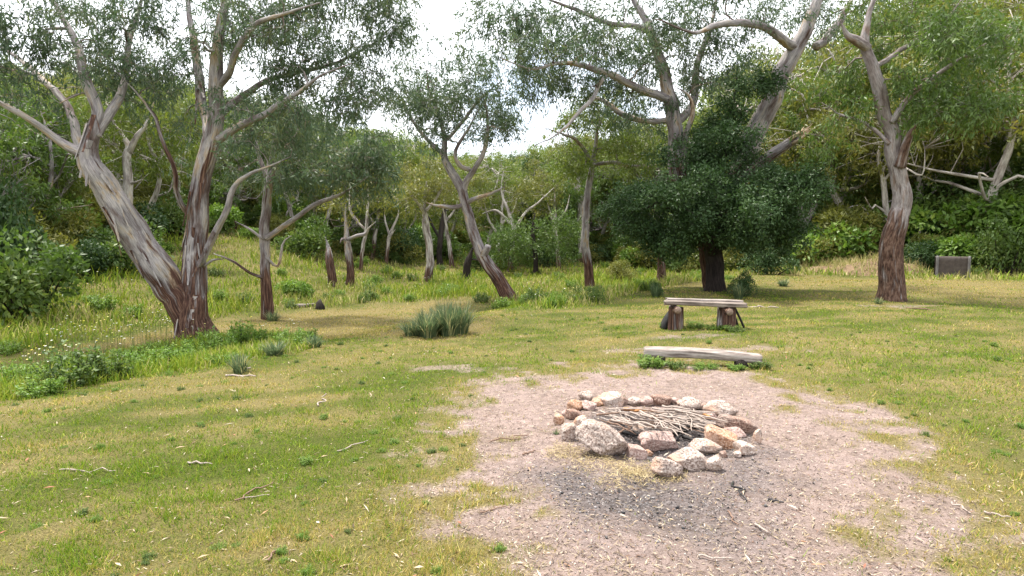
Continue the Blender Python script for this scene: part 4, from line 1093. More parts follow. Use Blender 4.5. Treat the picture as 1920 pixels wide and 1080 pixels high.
# ------------------------------------------------------------------ sticks heaped in the ring
STICKM = [simple("bleached_stick", (.22, .165, .135), .85, (.44, .375, .33), 20, .004, (8, 8, 1)), simple("brown_stick", (.10, .055, .04), .85, (.27, .18, .13), 20, .004, (8, 8, 1)),
          simple("orange_split_wood", (.36, .15, .05), .8, (.50, .27, .12), 14, .004, (8, 8, 1)), simple("charred_stick", (.012, .011, .011), .8, (.05, .045, .045), 20, .005)]
rk = np.random.default_rng(77)
def stick(a, b, r, mat, name, label, cat, group, bend=.05, fork=False, sides=6):
    L = np.linalg.norm(b - a); m = 7; t = np.linspace(0, 1, m)[:, None]
    p = a + (b - a) * t + np.concatenate([np.zeros((1, 3)), rk.normal(size=(m - 2, 3)) * bend * L * np.array([1, 1, .35]), np.zeros((1, 3))])
    c = catmull(np.concatenate([p, np.linspace(r, r * .55, m)[:, None]], 1), L / 14)
    mb = MB(); tube(mb, c[:, :3], c[:, 3], sides, None, .16, int(rk.integers(1000)))
    if fork:
        i = len(c) // 2; d = unit(b - a); sd = np.array([-d[1], d[0], .1]) * rk.choice([-1, 1])
        e = c[i, :3] + (d * .8 + sd * .5) * L * .28; e[2] = max(e[2], c[i, 2])
        tube(mb, np.array([c[i, :3], (c[i, :3] + e) / 2 + [0, 0, .004], e]), [r * .6, r * .5, r * .25], 5)
    o0 = a.astype(np.float32); mb.v = [v - o0 for v in mb.v]
    return link(name, mb.build(name, True), mat, label=label, cat=cat, group=group, loc=a)
pz = S(*PIT)
heap = [((1110, 770), (1262, 812)), ((1130, 758), (1285, 806)), ((1150, 765), (1290, 800)), ((1178, 752), (1300, 790)), ((1190, 768), (1345, 770)), ((1175, 768), (1340, 762)), ((1230, 775), (1350, 800)), ((1160, 790), (1275, 800)),
        ((1250, 770), (1280, 815)), ((1120, 780), (1250, 818)), ((1140, 775), (1230, 808)), ((1200, 772), (1270, 818)), ((1215, 775), (1290, 812)), ((1275, 790), (1352, 806)), ((1300, 762), (1296, 812)), ((1265, 750), (1285, 775)),
        ((1305, 800), (1350, 792)), ((1225, 780), (1330, 818)), ((1145, 800), (1195, 812)), ((1160, 812), (1192, 796)), ((1125, 765), (1170, 800)), ((1148, 752), (1180, 790)), ((1235, 768), (1330, 785)), ((1180, 775), (1245, 800)), ((1255, 780), (1310, 806)),
        ((1205, 765), (1265, 788)), ((1290, 775), (1345, 812)), ((1170, 762), (1225, 772)), ((1310, 770), (1345, 785)), ((1118, 775), (1160, 768))]
for k in range(46):
    a = rk.uniform([1118, 758], [1265, 800]); heap.append((tuple(a), tuple(a + rk.uniform([35, -4], [115, 34]))))
for k, (a, b) in enumerate(heap):
    za = rk.uniform(.03, .19); zb_ = rk.uniform(.04, .21)
    A = G(a[0], a[1] + za * 220); B = G(b[0], b[1] + zb_ * 220)
    for q in (A, B):
        dv = q[:2] - PIT; L = np.linalg.norm(dv)
        if L > .60: q[:2] = PIT + dv / L * .60
    A = np.array([A[0], A[1], pz + za]); B = np.array([B[0], B[1], pz + zb_])
    mt = STICKM[2] if k in (27, 28) else STICKM[int(rk.choice([0, 0, 0, 1]))]
    if k in (27, 28): lab = ("bright orange split stick on the heap near the square red block", "short orange split stick at the right end of the heap")[k - 27]
    else: lab = "dry thin stick in the heap laid inside the fire ring"
    stick(A, B, rk.uniform(.0045, .0105) * (1.9 if k in (27, 28) else 1), mt, "firewood_stick", lab, "stick", "sticks heaped inside the fire ring", .025, fork=rk.random() < .3)
for k in range(9):
    an = rk.uniform(0, 6.28); rr = rk.uniform(.1, .5); c = PIT + rr * np.array([math.cos(an), math.sin(an)]); d = rk.normal(size=2); d = d / np.linalg.norm(d) * .12
    stick(np.array([*(c - d), pz + .025]), np.array([*(c + d), pz + .04]), .018, STICKM[3], "charred_stick", "blackened burnt stick end in the ash of the fire ring", "burnt stick", "burnt stick ends in the ash", .03)

# ------------------------------------------------------------------ weathered timber
def timber_mesh(L, W, T, seed, arch=0.0, n=(40, 8, 4), worn=.012, groove=.004, taper=0.0):
    """a plank along X with worn corners, ends at x = +-L/2, underside around z = 0"""
    nx_, ny_, nz_ = n
    bm = bmesh.new(); bmesh.ops.create_cube(bm, size=1.0)
    bmesh.ops.subdivide_edges(bm, edges=[e for e in bm.edges if abs(e.verts[0].co.x - e.verts[1].co.x) > .5], cuts=nx_, use_grid_fill=True)
    bmesh.ops.subdivide_edges(bm, edges=[e for e in bm.edges if abs(e.verts[0].co.y - e.verts[1].co.y) > .5], cuts=ny_, use_grid_fill=True)
    bmesh.ops.subdivide_edges(bm, edges=[e for e in bm.edges if abs(e.verts[0].co.z - e.verts[1].co.z) > .5], cuts=nz_, use_grid_fill=True)
    co = np.array([v.co[:] for v in bm.verts])
    u = co * 2
    # round the long edges
    e = np.minimum(1, 1.0 / np.maximum((np.abs(u[:, 1]) ** 7 + np.abs(u[:, 2]) ** 7) ** (1 / 7.0), 1e-6))
    co[:, 1] *= e; co[:, 2] *= e
    p = co * np.array([L, W, T])
    fx = p[:, 0] / L + .5
    p[:, 1:] *= (1 - taper * fx)[:, None]
    q = np.stack([p[:, 0] * 2.2, p[:, 1] * 9, p[:, 2] * 9], 1) + seed
    p[:, 1] += (fbm(q, seed, 3) - .5) * worn * 2 + (vnoise(np.stack([p[:, 0] * 1.3 + seed, np.sign(co[:, 1]) * 3], 1), seed) - .5) * W * .12
    p[:, 2] += (fbm(q + 40, seed, 3) - .5) * worn * 2
    g = vnoise(np.stack([p[:, 0] * 1.1, co[:, 1] * 16 + seed], 1), seed + 3)
    p[:, 2] -= np.where(u[:, 2] > .7, groove * 2 * smooth(.55, .8, g), 0)
    p[:, 0] += np.where(np.abs(u[:, 0]) > .95, (fbm(np.stack([co[:, 1] * 6, co[:, 2] * 6], 1) + seed, seed, 2) - .5) * .05, 0)
    p[:, 2] += arch * (1 - (2 * fx - 1) ** 2) + T / 2
    for v, c in zip(bm.verts, p): v.co = c
    me = bpy.data.meshes.new("plank"); bm.to_mesh(me); bm.free()
    me.polygons.foreach_set("use_smooth", np.ones(len(me.polygons), bool))
    return me

def timber_mat(name, a, b, c):
    m, nd, ln, bs = new_mat(name)
    tc = nd.new("ShaderNodeTexCoord")
    n1 = noise(nd, ln, tc.outputs["Object"], 1.0, 5, .65, (2.2, 45, 45)); n2 = noise(nd, ln, tc.outputs["Object"], 5.0, 4, .6)
    r = ramp(nd, [(.32, a), (.48, b), (.66, c)]); ln.new(n1.outputs[0], r.inputs[0])
    r2 = ramp(nd, [(.35, .65), (.65, 1.1)]); ln.new(n2.outputs[0], r2.inputs[0])
    ln.new(mixc(nd, ln, .8, r.outputs[0], r2.outputs[0], 'MULTIPLY'), bs.inputs["Base Color"])
    bs.inputs["Roughness"].default_value = .85; bs.inputs["Specular IOR Level"].default_value = .2
    bump(nd, ln, bs, n1.outputs[0], .9, .012)
    return m
TIMBER = timber_mat("weathered_timber", (.07, .05, .042), (.26, .215, .19), (.44, .39, .355))
TIMBER_B = timber_mat("brown_timber", (.045, .034, .028), (.18, .142, .118), (.33, .28, .245))

# the log bench
bq = G(1322, 618)
br = link("log_bench", None, label="rustic bench of two planks on log stumps before the evergreen", cat="bench", loc=(bq[0], bq[1] + .12, S(bq[0], bq[1])), rz=-.05)
sc_ = bq[1] / F_PX
o = link("seat_plank", timber_mesh(1.38, .17, .08, 3, 0, worn=.010), TIMBER_B, parent=br, loc=(0, -.10, .40)); o.rotation_euler = (0.0, .03, -.012); o["label"] = "thick brown front plank"
o = link("seat_plank", timber_mesh(1.30, .16, .06, 8, 0), TIMBER, parent=br, loc=(.03, .09, .445)); o.rotation_euler = (0, .028, .012); o["label"] = "grey rear plank"
def log_mesh(L, r, seed, taper=.1, sides=22, rough_=.8):
    t = np.linspace(0, 1, 12); mb = MB()
    tube(mb, np.stack([np.zeros(12), np.zeros(12), t * L], 1), r * (1 - taper * t), sides, np.full(12, rough_), .10, seed)
    return mb.build("log", True)
ENDG = simple("log_end_grain", (.13, .085, .065), .9, (.30, .22, .17), 30, .004)
for x, sd, w in ((-.47, 21, .135), (.40, 22, .175)):
    lg = link("leg", log_mesh(.43, w, sd, .12), BARK, parent=br, loc=(x, 0, -.06))
    cl = link("bearer_log", log_mesh(.46, .065, sd + 5, 0), BARK, parent=br, loc=(x - .02, -.25, .34 if x < 0 else .315)); cl.rotation_euler = (-math.pi / 2, 0, 0)
    ed = MB(); tube(ed, np.array([[0, 0, -.004], [0, 0, .012]]), [.058, .058], 20); e = link("end_grain", ed.build("end_grain"), ENDG, parent=cl)
DARKP = simple("blackened_wood", (.010, .010, .011), .7, (.035, .033, .032), 20, .003)
for (x0, z0, x1, z1, yy) in ((.56, .34, .74, -.04, .06), (.53, .30, .66, -.04, .14)):
    mbk = MB(); tube(mbk, np.array([[x0, yy, z0], [(x0 + x1) / 2 + .01, yy, (z0 + z1) / 2], [x1, yy, z1]]), [.022, .02, .02], 7, None, .1, 3); link("brace", mbk.build("brace", True), DARKP, parent=br)
# dark curved slab propped behind the left leg
tq = np.linspace(0, 1, 9); mbk = MB()
cx_ = -.52 - .17 * np.sin(tq * 1.5); czz = .33 * (1 - tq) - .03
prof = np.stack([cx_, czz], 1)
V = []
for i, (a_, b_) in enumerate(prof):
    for yv in (.05, .30):
        V += [[a_, yv, b_], [a_ + .10 - .03 * tq[i], yv, b_]]
V = np.array(V); Fq = []
for i in range(8):
    a_, b_ = i * 4, i * 4 + 4
    Fq += [[a_, b_, b_ + 1, a_ + 1], [a_ + 2, a_ + 3, b_ + 3, b_ + 2], [a_, a_ + 2, b_ + 2, b_], [a_ + 1, b_ + 1, b_ + 3, a_ + 3]]
Fq += [[0, 1, 3, 2], [32, 34, 35, 33]]
mbk.add(V, np.array(Fq)); link("curved_prop", mbk.build("curved_prop"), DARKP, parent=br)

# the low plank bench
l0, l1 = G(1207, 682), G(1425, 690)
lc = (l0 + l1) / 2; ang = math.atan2(l1[1] - l0[1], l1[0] - l0[0])
lb = link("low_bench", None, label="low bleached plank seat resting close to the ground at the edge of the dirt", cat="bench", loc=(lc[0], lc[1], S(lc[0], lc[1])), rz=ang)
LL = float(np.linalg.norm(l1[:2] - l0[:2])) * 1.0
o = link("seat_plank", timber_mesh(LL, .20, .115, 14, .022, worn=.008), TIMBER, parent=lb, loc=(0, 0, .075)); o.rotation_euler = (0, .02, 0)
for x in (-LL * .36, LL * .34):
    g_ = link("support_block", log_mesh(.24, .075, 31 + int(x > 0), 0), BARK_DARK, parent=lb, loc=(x, -.12, .045)); g_.rotation_euler = (-math.pi / 2, 0, 0)

# ------------------------------------------------------------------ grey corrugated screen at the far side
sq = G(1793, 521); s = sq[1] / F_PX
SW, SH = 50 * s, 42 * s
scr = link("corrugated_screen", None, label="grey corrugated metal screen box standing at the forest edge", cat="screen", loc=(sq[0], sq[1] + .3, zg(sq[0], sq[1]) - .05), rz=-.60)
def corrug(w, h, ribs, amp, tilt=0.0):
    n = ribs * 8 + 1; x = np.linspace(-w / 2, w / 2, n); y = amp * np.cos(np.linspace(0, ribs * 2 * math.pi, n)); V = []
    for z in np.linspace(0, h, 6):
        V.append(np.stack([x, y + tilt * z, np.full(n, z) + (vnoise(np.stack([x * 3, np.full(n, 1.0)], 1), 4) - .5) * .05 * (z > h * .9)], 1))
    for z in np.linspace(h, 0, 6): V.append(np.stack([x, y + .02 + tilt * z, np.full(n, z)], 1))
    V = np.concatenate(V); i = np.arange(11)[:, None] * n + np.arange(n - 1)[None]
    mb = MB(); mb.add(V, np.stack([i, i + 1, i + n + 1, i + n], -1).reshape(-1, 4))
    return mb.build("corrugated_sheet", True)
TIN = simple("old_grey_tin", (.075, .060, .054), .85, (.14, .115, .10), 6, .002)
TIN_L = simple("weathered_edge_post", (.11, .10, .10), .8, (.19, .18, .175), 8, .002)
link("front_sheet", corrug(SW, SH, 30, .008), TIN, parent=scr)
sd_ = link("side_sheet", corrug(.9, SH * .98, 16, .008), TIN, parent=scr, loc=(SW / 2 + .02, .47, 0), rz=math.pi / 2)
sd_ = link("side_sheet", corrug(.9, SH * .98, 16, .008), TIN, parent=scr, loc=(-SW / 2 - .02, .47, 0), rz=math.pi / 2)
link("back_sheet", corrug(SW, SH * .97, 30, .008), TIN, parent=scr, loc=(0, .95, 0))
for x in (-SW / 2, SW / 2):
    link("corner_post", timber_mesh(SH * 1.02, .09, .09, 5, n=(10, 2, 2), worn=.004), TIN_L, parent=scr, loc=(x, -.04, SH * .5)).rotation_euler = (0, math.pi / 2, 0)

# ------------------------------------------------------------------ earth mound with dry grass
def mound(name, label, px, py, wpx, hpx, seed, mat, depth=2.0):
    q = G(px, py); s = q[1] / F_PX
    n = 40; uu, vv = np.meshgrid(np.linspace(-1, 1, n), np.linspace(-1, 1, n)); r = np.hypot(uu, vv)
    z = np.clip(1 - r, 0, 1) ** .7 * hpx * s * (.75 + .5 * fbm(np.stack([uu.ravel(), vv.ravel()], 1) * 3 + seed, seed, 3).reshape(n, n))
    X_ = uu * wpx * s / 2; Y_ = vv * depth
    z = z + H(q[0] + X_, q[1] + depth + Y_) - q[2] - .06 + (fbm(np.stack([X_.ravel(), Y_.ravel()], 1) * 5, seed, 3).reshape(n, n) - .5) * .14 * (r < .95)
    i = np.arange(n - 1)[:, None] * n + np.arange(n - 1)[None]
    mb = MB(); mb.add(np.stack([X_, Y_ + depth, z], -1).reshape(-1, 3), np.stack([i, i + 1, i + n + 1, i + n], -1).reshape(-1, 4))
    o = link(name, mb.build(name, True), mat, label=label, cat="mound", loc=q)
    rng = np.random.default_rng(seed); P_ = np.stack([X_, Y_ + depth, z], -1).reshape(-1, 3); k = rng.integers(0, n * n, 1500); k = k[r.ravel()[k] < .92]; k = k[fbm(P_[k, :2] * 1.2 + 5, seed, 3) > .42]
    b = P_[k] + rng.normal(size=(len(k), 3)) * np.array([.06, .06, .01]); hh = rng.uniform(.15, .5, len(k)); a = rng.uniform(0, 6.28, len(k)); sd = np.stack([np.cos(a), np.sin(a), 0 * a], 1) * .016
    tp = b + np.stack([rng.normal(size=len(k)) * .2, rng.normal(size=len(k)) * .2, hh], 1); g = MB()
    pc = np.array([[.40, .33, .14], [.32, .30, .10], [.20, .25, .05], [.46, .38, .20]])[rng.integers(0, 4, len(k))]
    g.add(np.stack([b - sd, b + sd, tp], 1).reshape(-1, 3), np.arange(len(k) * 3).reshape(-1, 3), col=np.repeat(pc, 3, 0))
    gr_ = link("dry_grass", g.build("dry_grass"), GRASS, parent=o); gr_["kind"] = "stuff"
    return o
EARTH = simple("bare_earth", (.10, .065, .04), .95, (.22, .15, .09), 3.5, .03)
mound("earth_mound", "mound of bare brown earth behind the thick-footed gum", 1690, 516, 190, 36, 3, EARTH, 1.8)
mound("earth_mound", "low grassy earth bank between the forked pink gum and the mound", 1590, 512, 120, 18, 4, EARTH, 1.5)

# ------------------------------------------------------------------ fallen branches and sticks in the open
GREYST = STICKM[0]; LS = []
def ground_stick(a, b, rpx, mat, label, name="fallen_stick", fork=False, bend=.05, lift=.012):
    A, B = G(*a), G(*b); A[2] = S(*A[:2]) + lift; B[2] = S(*B[:2]) + lift
    stick(A, B, rpx / F_PX * A[1], mat, name, label, "stick", "sticks lying in the open", bend, fork)
ground_stick((112, 885), (218, 888), 1.7, GREYST, "long pale forked twig on the lawn near the left edge", fork=True)
ground_stick((352, 873), (398, 875), 2.0, GREYST, "short straight pale stick in the grass left of centre")
ground_stick((440, 942), (512, 908), 2.0, STICKM[1], "brown stick lying slantwise on the lower lawn")
ground_stick((455, 935), (505, 930), 1.3, GREYST, "thin pale twig crossing the slanting brown stick")
ground_stick((597, 764), (612, 742), 1.6, GREYST, "curved pale twig upright in the grass below the strappy shrub")
ground_stick((503, 1060), (522, 1028), 2.2, STICKM[1], "split brown bark piece at the bottom edge of the lawn")
ground_stick((632, 848), (690, 832), 1.5, GREYST, "grey twig at the border of lawn and bare dirt")
ground_stick((920, 830), (990, 818), 1.5, STICKM[1], "slender twig on the bare dirt left of the fire ring", fork=True)
ground_stick((980, 855), (1004, 845), 2.0, STICKM[1], "short brown stick on the dirt left of the largest boulder")
ground_stick((900, 962), (950, 952), 1.5, STICKM[1], "brown twig on the dirt below the fire ring's left side")
ground_stick((1310, 1045), (1375, 1054), 2.2, GREYST, "pale stick near the bottom edge below the ash")
ground_stick((1365, 960), (1385, 985), 2.0, STICKM[1], "reddish stick on the ash in front of the ring")
ground_stick((1415, 985), (1440, 1008), 2.4, GREYST, "pale bark strip at the right end of the ash")
ground_stick((1785, 945), (1820, 967), 1.8, GREYST, "pale stick on the dirt near the right edge")
ground_stick((1845, 965), (1895, 975), 2.0, GREYST, "bleached stick in the thin grass at the right edge")
ground_stick((1375, 905), (1400, 940), 2.6, STICKM[3], "charred stick on the ash right of the small round white stone")
ground_stick((1440, 938), (1470, 945), 2.6, STICKM[3], "burnt stub at the outer edge of the ash")
ground_stick((1390, 575), (1460, 578), 2.0, GREYST, "pale stick lying in the lawn left of the thick-footed gum")
ground_stick((1700, 578), (1755, 582), 1.6, STICKM[1], "stick on the bare soil right of the thick-footed gum")
ground_stick((425, 705), (480, 708), 2.4, GREYST, "grey dead root at the base of the small strappy clump", fork=True)
ground_stick((440, 700), (470, 694), 2.4, GREYST, "grey dead branch leaning in the small strappy clump", fork=True)
# fallen log and little stump beside the track
a, b = G(555, 577), G(592, 574)
stick(np.array([a[0], a[1], a[2] + .05]), np.array([b[0], b[1], b[2] + .06]), .07, TIMBER, "fallen_log", "grey fallen log in the grass beside the mown track", "log", None, .03, sides=10)
q = G(600, 580); mbk = MB(); tube(mbk, np.array([[0, 0, -.1], [.01, 0, .08], [-.02, .02, .2], [.02, 0, .3]]), [.16, .14, .10, .02], 12, None, .3, 9)
link("tree_stump", mbk.build("tree_stump", True), BARK_DARK, label="small jagged dark stump at the end of the fallen log", cat="stump", loc=q)
print("objects", time.time() - T0)

# ------------------------------------------------------------------ strappy and leafy plants
def strap_clump(seed, n, h, spread, w, dry=.12):
    rng = np.random.default_rng(seed); mb = MB()
    an = rng.uniform(0, 6.28, n); rad = spread * .35 * rng.random(n) ** .5; b = np.stack([rad * np.cos(an), rad * np.sin(an), np.full(n, -.02)], 1)
    out = an + rng.normal(size=n) * .6; L = h * rng.uniform(.55, 1.15, n); lean = rng.uniform(.1, 1.0, n) * spread
    d = np.stack([np.cos(out), np.sin(out), np.zeros(n)], 1); sd = np.stack([-np.sin(out), np.cos(out), np.zeros(n)], 1)
    var = np.where(rng.random(n) < dry, 1.0, rng.random(n) * .6)
    rows = []
    for t in (0, .35, .7, 1.0):
        c = b + d * (lean * t ** 1.6)[:, None] + np.array([0, 0, 1.0]) * (L * (t - .42 * t ** 2.6 * (lean / spread)))[:, None]
        ww = w * (1 - t ** 2 * .85) * .5
        rows.append(np.stack([c - sd * ww, c + sd * ww], 1))
    V = np.stack(rows, 1).reshape(-1, 3); o = np.arange(n)[:, None] * 8
    F_ = np.concatenate([o + np.array([[k, k + 1, k + 3, k + 2]]) for k in (0, 2, 4)])
    mb.add(V, F_, var=np.repeat(var, 8))
    return mb
def put_clump(name, label, px, py, hpx, spx, n, seed, w=.014, dry=.12, cat="plant", group=None):
    q = G(px, py); s = q[1] / F_PX
    me = strap_clump(seed, n, hpx * s * 1.15, spx * s * .5, w, dry).build(name)
    return link(name, me, LEAF_STRAP, label=label, cat=cat, group=group, loc=(q[0], q[1], S(q[0], q[1])))
big = link("strappy_shrub", None, label="large strappy-leaved clump standing alone in the mown grass left of centre", cat="plant", loc=(*G(818, 630)[:2], S(*G(818, 630)[:2])))
s = G(818, 630)[1] / F_PX
for k, (dx, dy, hh, sp, n) in enumerate([(-44, 0, 32, 80, 200), (-14, -.05, 48, 90, 300), (24, .02, 58, 80, 280), (44, .25, 62, 80, 220), (-20, .3, 46, 90, 200), (10, .35, 62, 80, 200)]):
    link("leaf_tuft", strap_clump(600 + k, n, hh * s * 1.2, sp * s * .5, .017, .16).build("leaf_tuft"), LEAF_STRAP, parent=big, loc=(dx * s, dy, 0))
put_clump("strappy_plant", "small strappy clump with grey dead roots on the lawn's left bank", 450, 700, 40, 60, 120, 610, .014, .3)
put_clump("strappy_plant", "low grassy tuft on the hay-coloured lawn right of the evergreen", 1469, 537, 16, 34, 130, 611, .02, .1)
put_clump("strappy_plant", "dark strappy tuft at the front foot of the evergreen tree", 1385, 560, 30, 40, 160, 612, .018, .05)
put_clump("strappy_plant", "dark strappy tuft under the left boughs of the evergreen", 1228, 557, 28, 30, 130, 613, .018, .05)
put_clump("strappy_plant", "grassy tuft around the foot of the slim dark-footed gum", 510, 602, 22, 50, 150, 614, .012, .2)
put_clump("strappy_plant", "dark strappy tuft at the far end of the grass strip", 590, 652, 28, 50, 160, 615, .013, .15)
put_clump("strappy_plant", "dark strappy tuft in the grass strip between twin-trunked gum and strappy shrub", 515, 668, 32, 70, 240, 616, .013, .1)
put_clump("strappy_plant", "grass tuft at the left foot of the thick-footed gum", 1648, 570, 14, 30, 100, 617, .012, .2)
put_clump("strappy_plant", "tiny green tuft against the outermost stone left of the fire ring", 1043, 815, 16, 22, 40, 618, .006, .1)

def forb(seed, n, h, spread, leaf):
    """upright leafy stems with leaves all along"""
    rng = np.random.default_rng(seed); wood, crown = MB(), MB()
    for k in range(n):
        a = rng.uniform(0, 6.28); r = spread * rng.random() ** .5; b = np.array([r * math.cos(a) * .7, r * math.sin(a) * .7, -.03]); hh = h * rng.uniform(.6, 1.1) * (1 - .35 * (r / spread) ** 2)
        e = np.array([r * math.cos(a) * 1.15, r * math.sin(a) * 1.15, hh]); m = (b + e) / 2 + rng.normal(size=3) * .03
        tube(wood, np.array([b, m, e]), [.005, .004, .002], 3, np.full(3, .5), cap=False)
        L = 34; t = rng.uniform(.08, 1, L)[:, None]; p = b + (e - b) * t + rng.normal(size=(L, 3)) * .02
        u = rand_unit(L, rng); u[:, 2] = np.abs(u[:, 2]) * .5
        leaf_quads(crown, p, u, np.array([0, 0, 1.0]) + rng.normal(size=(L, 3)) * .5, leaf[0] * rng.uniform(.5, 1.2, L), leaf[1] * rng.uniform(.6, 1.2, L), np.clip(.4 * rng.random() + .6 * rng.random(L), 0, 1), fold=.05)
    return wood, crown
FORBS = []
for sd, n, h, sp, lf, lm in ((401, 46, .55, .42, (.10, .032), LEAF_BRIGHT), (402, 40, .5, .40, (.085, .036), LEAF_BUSH), (403, 50, .42, .45, (.075, .026), LEAF_BRIGHT)):
    w, c = forb(sd, n, h, sp, lf); FORBS.append((w.build("stems"), c.build("foliage"), BARK_DARK, lm, h))
def put_forb(label, k, px, py, wpx, hpx, group="leafy weeds on the grass strip", name="leafy_plant"):
    q = G(px, py); s = q[1] / F_PX; w, c, bk, lm, h = FORBS[k]
    o = link(name, None, label=label, cat="plant", group=group, loc=(q[0], q[1], S(q[0], q[1])), rz=random.Random(px).uniform(0, 6.28), scale=(wpx * s / .85, wpx * s / .85, 1.35 * hpx * s / h))
    link("stems", w, bk, parent=o); link("foliage", c, lm, parent=o)
put_forb("dense dark-green leafy bush at the near left end of the grass strip", 1, 135, 726, 120, 62)
put_forb("leafy clump right beside the dense bush at the strip's near end", 1, 205, 715, 80, 42)
put_forb("bright leafy clump on the strip below the twin-trunked gum's left side", 0, 330, 690, 80, 34)
put_forb("bright leafy clump directly below the foot of the twin-trunked gum", 2, 395, 668, 80, 36)
put_forb("leafy clump just right of the twin-trunked gum's foot", 0, 450, 655, 80, 40)
put_forb("leafy clump between the two dark strappy tufts on the strip", 2, 545, 655, 70, 30)
put_forb("leafy clump in the middle of the grass strip", 0, 270, 700, 70, 34)
put_forb("pale weedy clump at the left edge of the picture, on the strip", 2, 40, 735, 90, 40)
for k, (px, py, wp, hp) in enumerate([(80, 742, 80, 26), (170, 700, 70, 26), (240, 682, 70, 24), (300, 668, 60, 22), (360, 678, 60, 22), (420, 682, 60, 18), (480, 650, 60, 24), (520, 645, 50, 20), (575, 642, 50, 20), (15, 715, 80, 26), (120, 690, 60, 22)]):
    put_forb("low bright weed filling in the grass strip left of the strappy shrub", (0, 2)[k % 2], px, py, wp, hp, "low weeds filling the strip")
put_forb("small bushy weed beside the leaning centre tree's foot", 1, 1000, 572, 44, 26, None)
put_forb("small bushy weed between the leaning centre tree and the two-tone gum", 2, 1045, 575, 30, 20, None)
for k, (px, py, wp, hp) in enumerate([(1222, 690, 60, 16), (1268, 694, 44, 12), (1322, 694, 50, 9), (1380, 695, 40, 8), (1425, 694, 44, 13)]):
    put_forb(("leafy green weed at the left end of the low plank seat", "green weed between the left support and middle of the low plank seat", "small green weed under the middle of the low plank seat",
              "tiny green weed beside the right support of the low plank seat", "green weed at the right end of the low plank seat")[k], k % 3, px, py, wp, hp, "weeds under the low plank seat")
for k, (px, py, wp, hp) in enumerate([(1345, 618, 40, 9), (1375, 622, 44, 10), (1300, 616, 40, 9), (1250, 614, 30, 9)]):
    put_forb(("small green weed left of the log bench's right leg", "small green weed right of the log bench's right leg", "small green weed right of the log bench's left leg", "small green weed left of the log bench's left leg")[k], k % 3, px, py, wp, hp, "weeds round the log bench")

# ------------------------------------------------------------------ grass: the mown lawn, one blade at a time, coarser with distance
def blades(name, label, p, h, w, lean, col, mat=None, segs=1, bendy=.5, cat="grass"):
    n = len(p); rng = R
    z = surf(p)
    a = rng.uniform(0, 6.28, n); la = rng.uniform(0, 6.28, n)
    sd = np.stack([np.cos(a), np.sin(a), np.zeros(n)], 1) * (w * .5)[:, None]
    b = np.stack([p[:, 0], p[:, 1], z - .004], 1)
    off = np.stack([np.cos(la), np.sin(la), np.zeros(n)], 1) * (lean * h)[:, None]
    tip = b + off + np.array([0, 0, 1.0]) * (h * np.sqrt(np.maximum(1 - lean ** 2 * .8, .05)))[:, None]
    mb = MB()
    if segs == 1:
        V = np.stack([b - sd, b + sd, tip], 1).reshape(-1, 3); F_ = np.arange(n * 3).reshape(n, 3); k = 3
    else:
        m = b + off * .3 + (tip - b - off) * .6
        V = np.stack([b - sd, b + sd, m + sd * .8, m - sd * .8, tip], 1).reshape(-1, 3); o = np.arange(n)[:, None] * 5; k = 5
        F_ = [o + np.array([[0, 1, 2, 3]]), o + np.array([[3, 2, 4]])]
    mb.add(V, F_, col=np.repeat(col, k, 0))
    return link(name, mb.build(name), mat or GRASS, label=label, cat=cat, kind="stuff")

def polar(n, r0, r1, pw, az=56):
    u = R.random(n)
    r = (r0 ** pw + u * (r1 ** pw - r0 ** pw)) ** (1 / pw) if pw else r0 * (r1 / r0) ** u
    a = np.radians(R.uniform(-az, az, n))
    return np.stack([r * np.sin(a), r * np.cos(a)], 1), r

GREEN = np.array([[.090, .180, .010], [.16, .245, .014], [.24, .29, .024]]); HAYC = np.array([[.40, .32, .080], [.51, .415, .14], [.34, .26, .060]])
def grass_col(m, n, lush=0.0):
    g = GREEN[R.integers(0, 3, n)]; h = HAYC[R.integers(0, 3, n)]
    k = R.random(n) < np.clip(m['dry'] ** 1.3 * .85 + .06 - lush, 0, 1)
    c = np.where(k[:, None], h, g)
    t = m['n2'][:, None]
    return c * (0.75 + .5 * R.random((n, 1)))
p, r = polar(680000, 1.7, 34, 0.0)
m = masks(p)
tuft = fbm(p * 9, 71, 3)
keep = (R.random(len(p)) < np.clip(1.02 - m['dirt'] * 1.15 - m['ash'], .012, 1) * (.35 + 1.1 * smooth(.3, .6, tuft))) & (m['tall'] < .5) & (m['ash'] < .8)
p, r = p[keep], r[keep]; m = {k: v[keep] for k, v in m.items()}; tuft = tuft[keep]
LUSH = [world_poly([(1420, 640), (1700, 610), (1920, 650), (1960, 860), (1760, 820), (1600, 740), (1460, 690)]), world_poly([(-50, 900), (200, 830), (500, 790), (760, 820), (700, 900), (500, 930), (200, 990), (-50, 1000)]), world_poly([(640, 700), (760, 660), (960, 650), (1000, 680), (860, 710), (760, 740)])]
lush = smooth(.55, .72, fbm(p * 1.3 + 50, 72, 3)) * .5
for q_ in LUSH: lush = np.maximum(lush, .45 * smooth(-.5, .6, poly_sd(q_, p) + (m['n1'] - .5) * 1.6))
h = (.014 + .022 * R.random(len(p)) + .03 * lush * R.random(len(p)) + .05 * smooth(.60, .75, fbm(p * 3.3 + 90, 75, 3)) * R.random(len(p))) * (1 + r * .012) * (.6 + .8 * tuft)
blades("lawn_grass", "short mown grass of the clearing, green mixed with dry yellow", p, h, .0016 + .00085 * r, R.uniform(.2, .98, len(p)), grass_col(m, len(p), lush))
print("lawn", len(p), time.time() - T0)
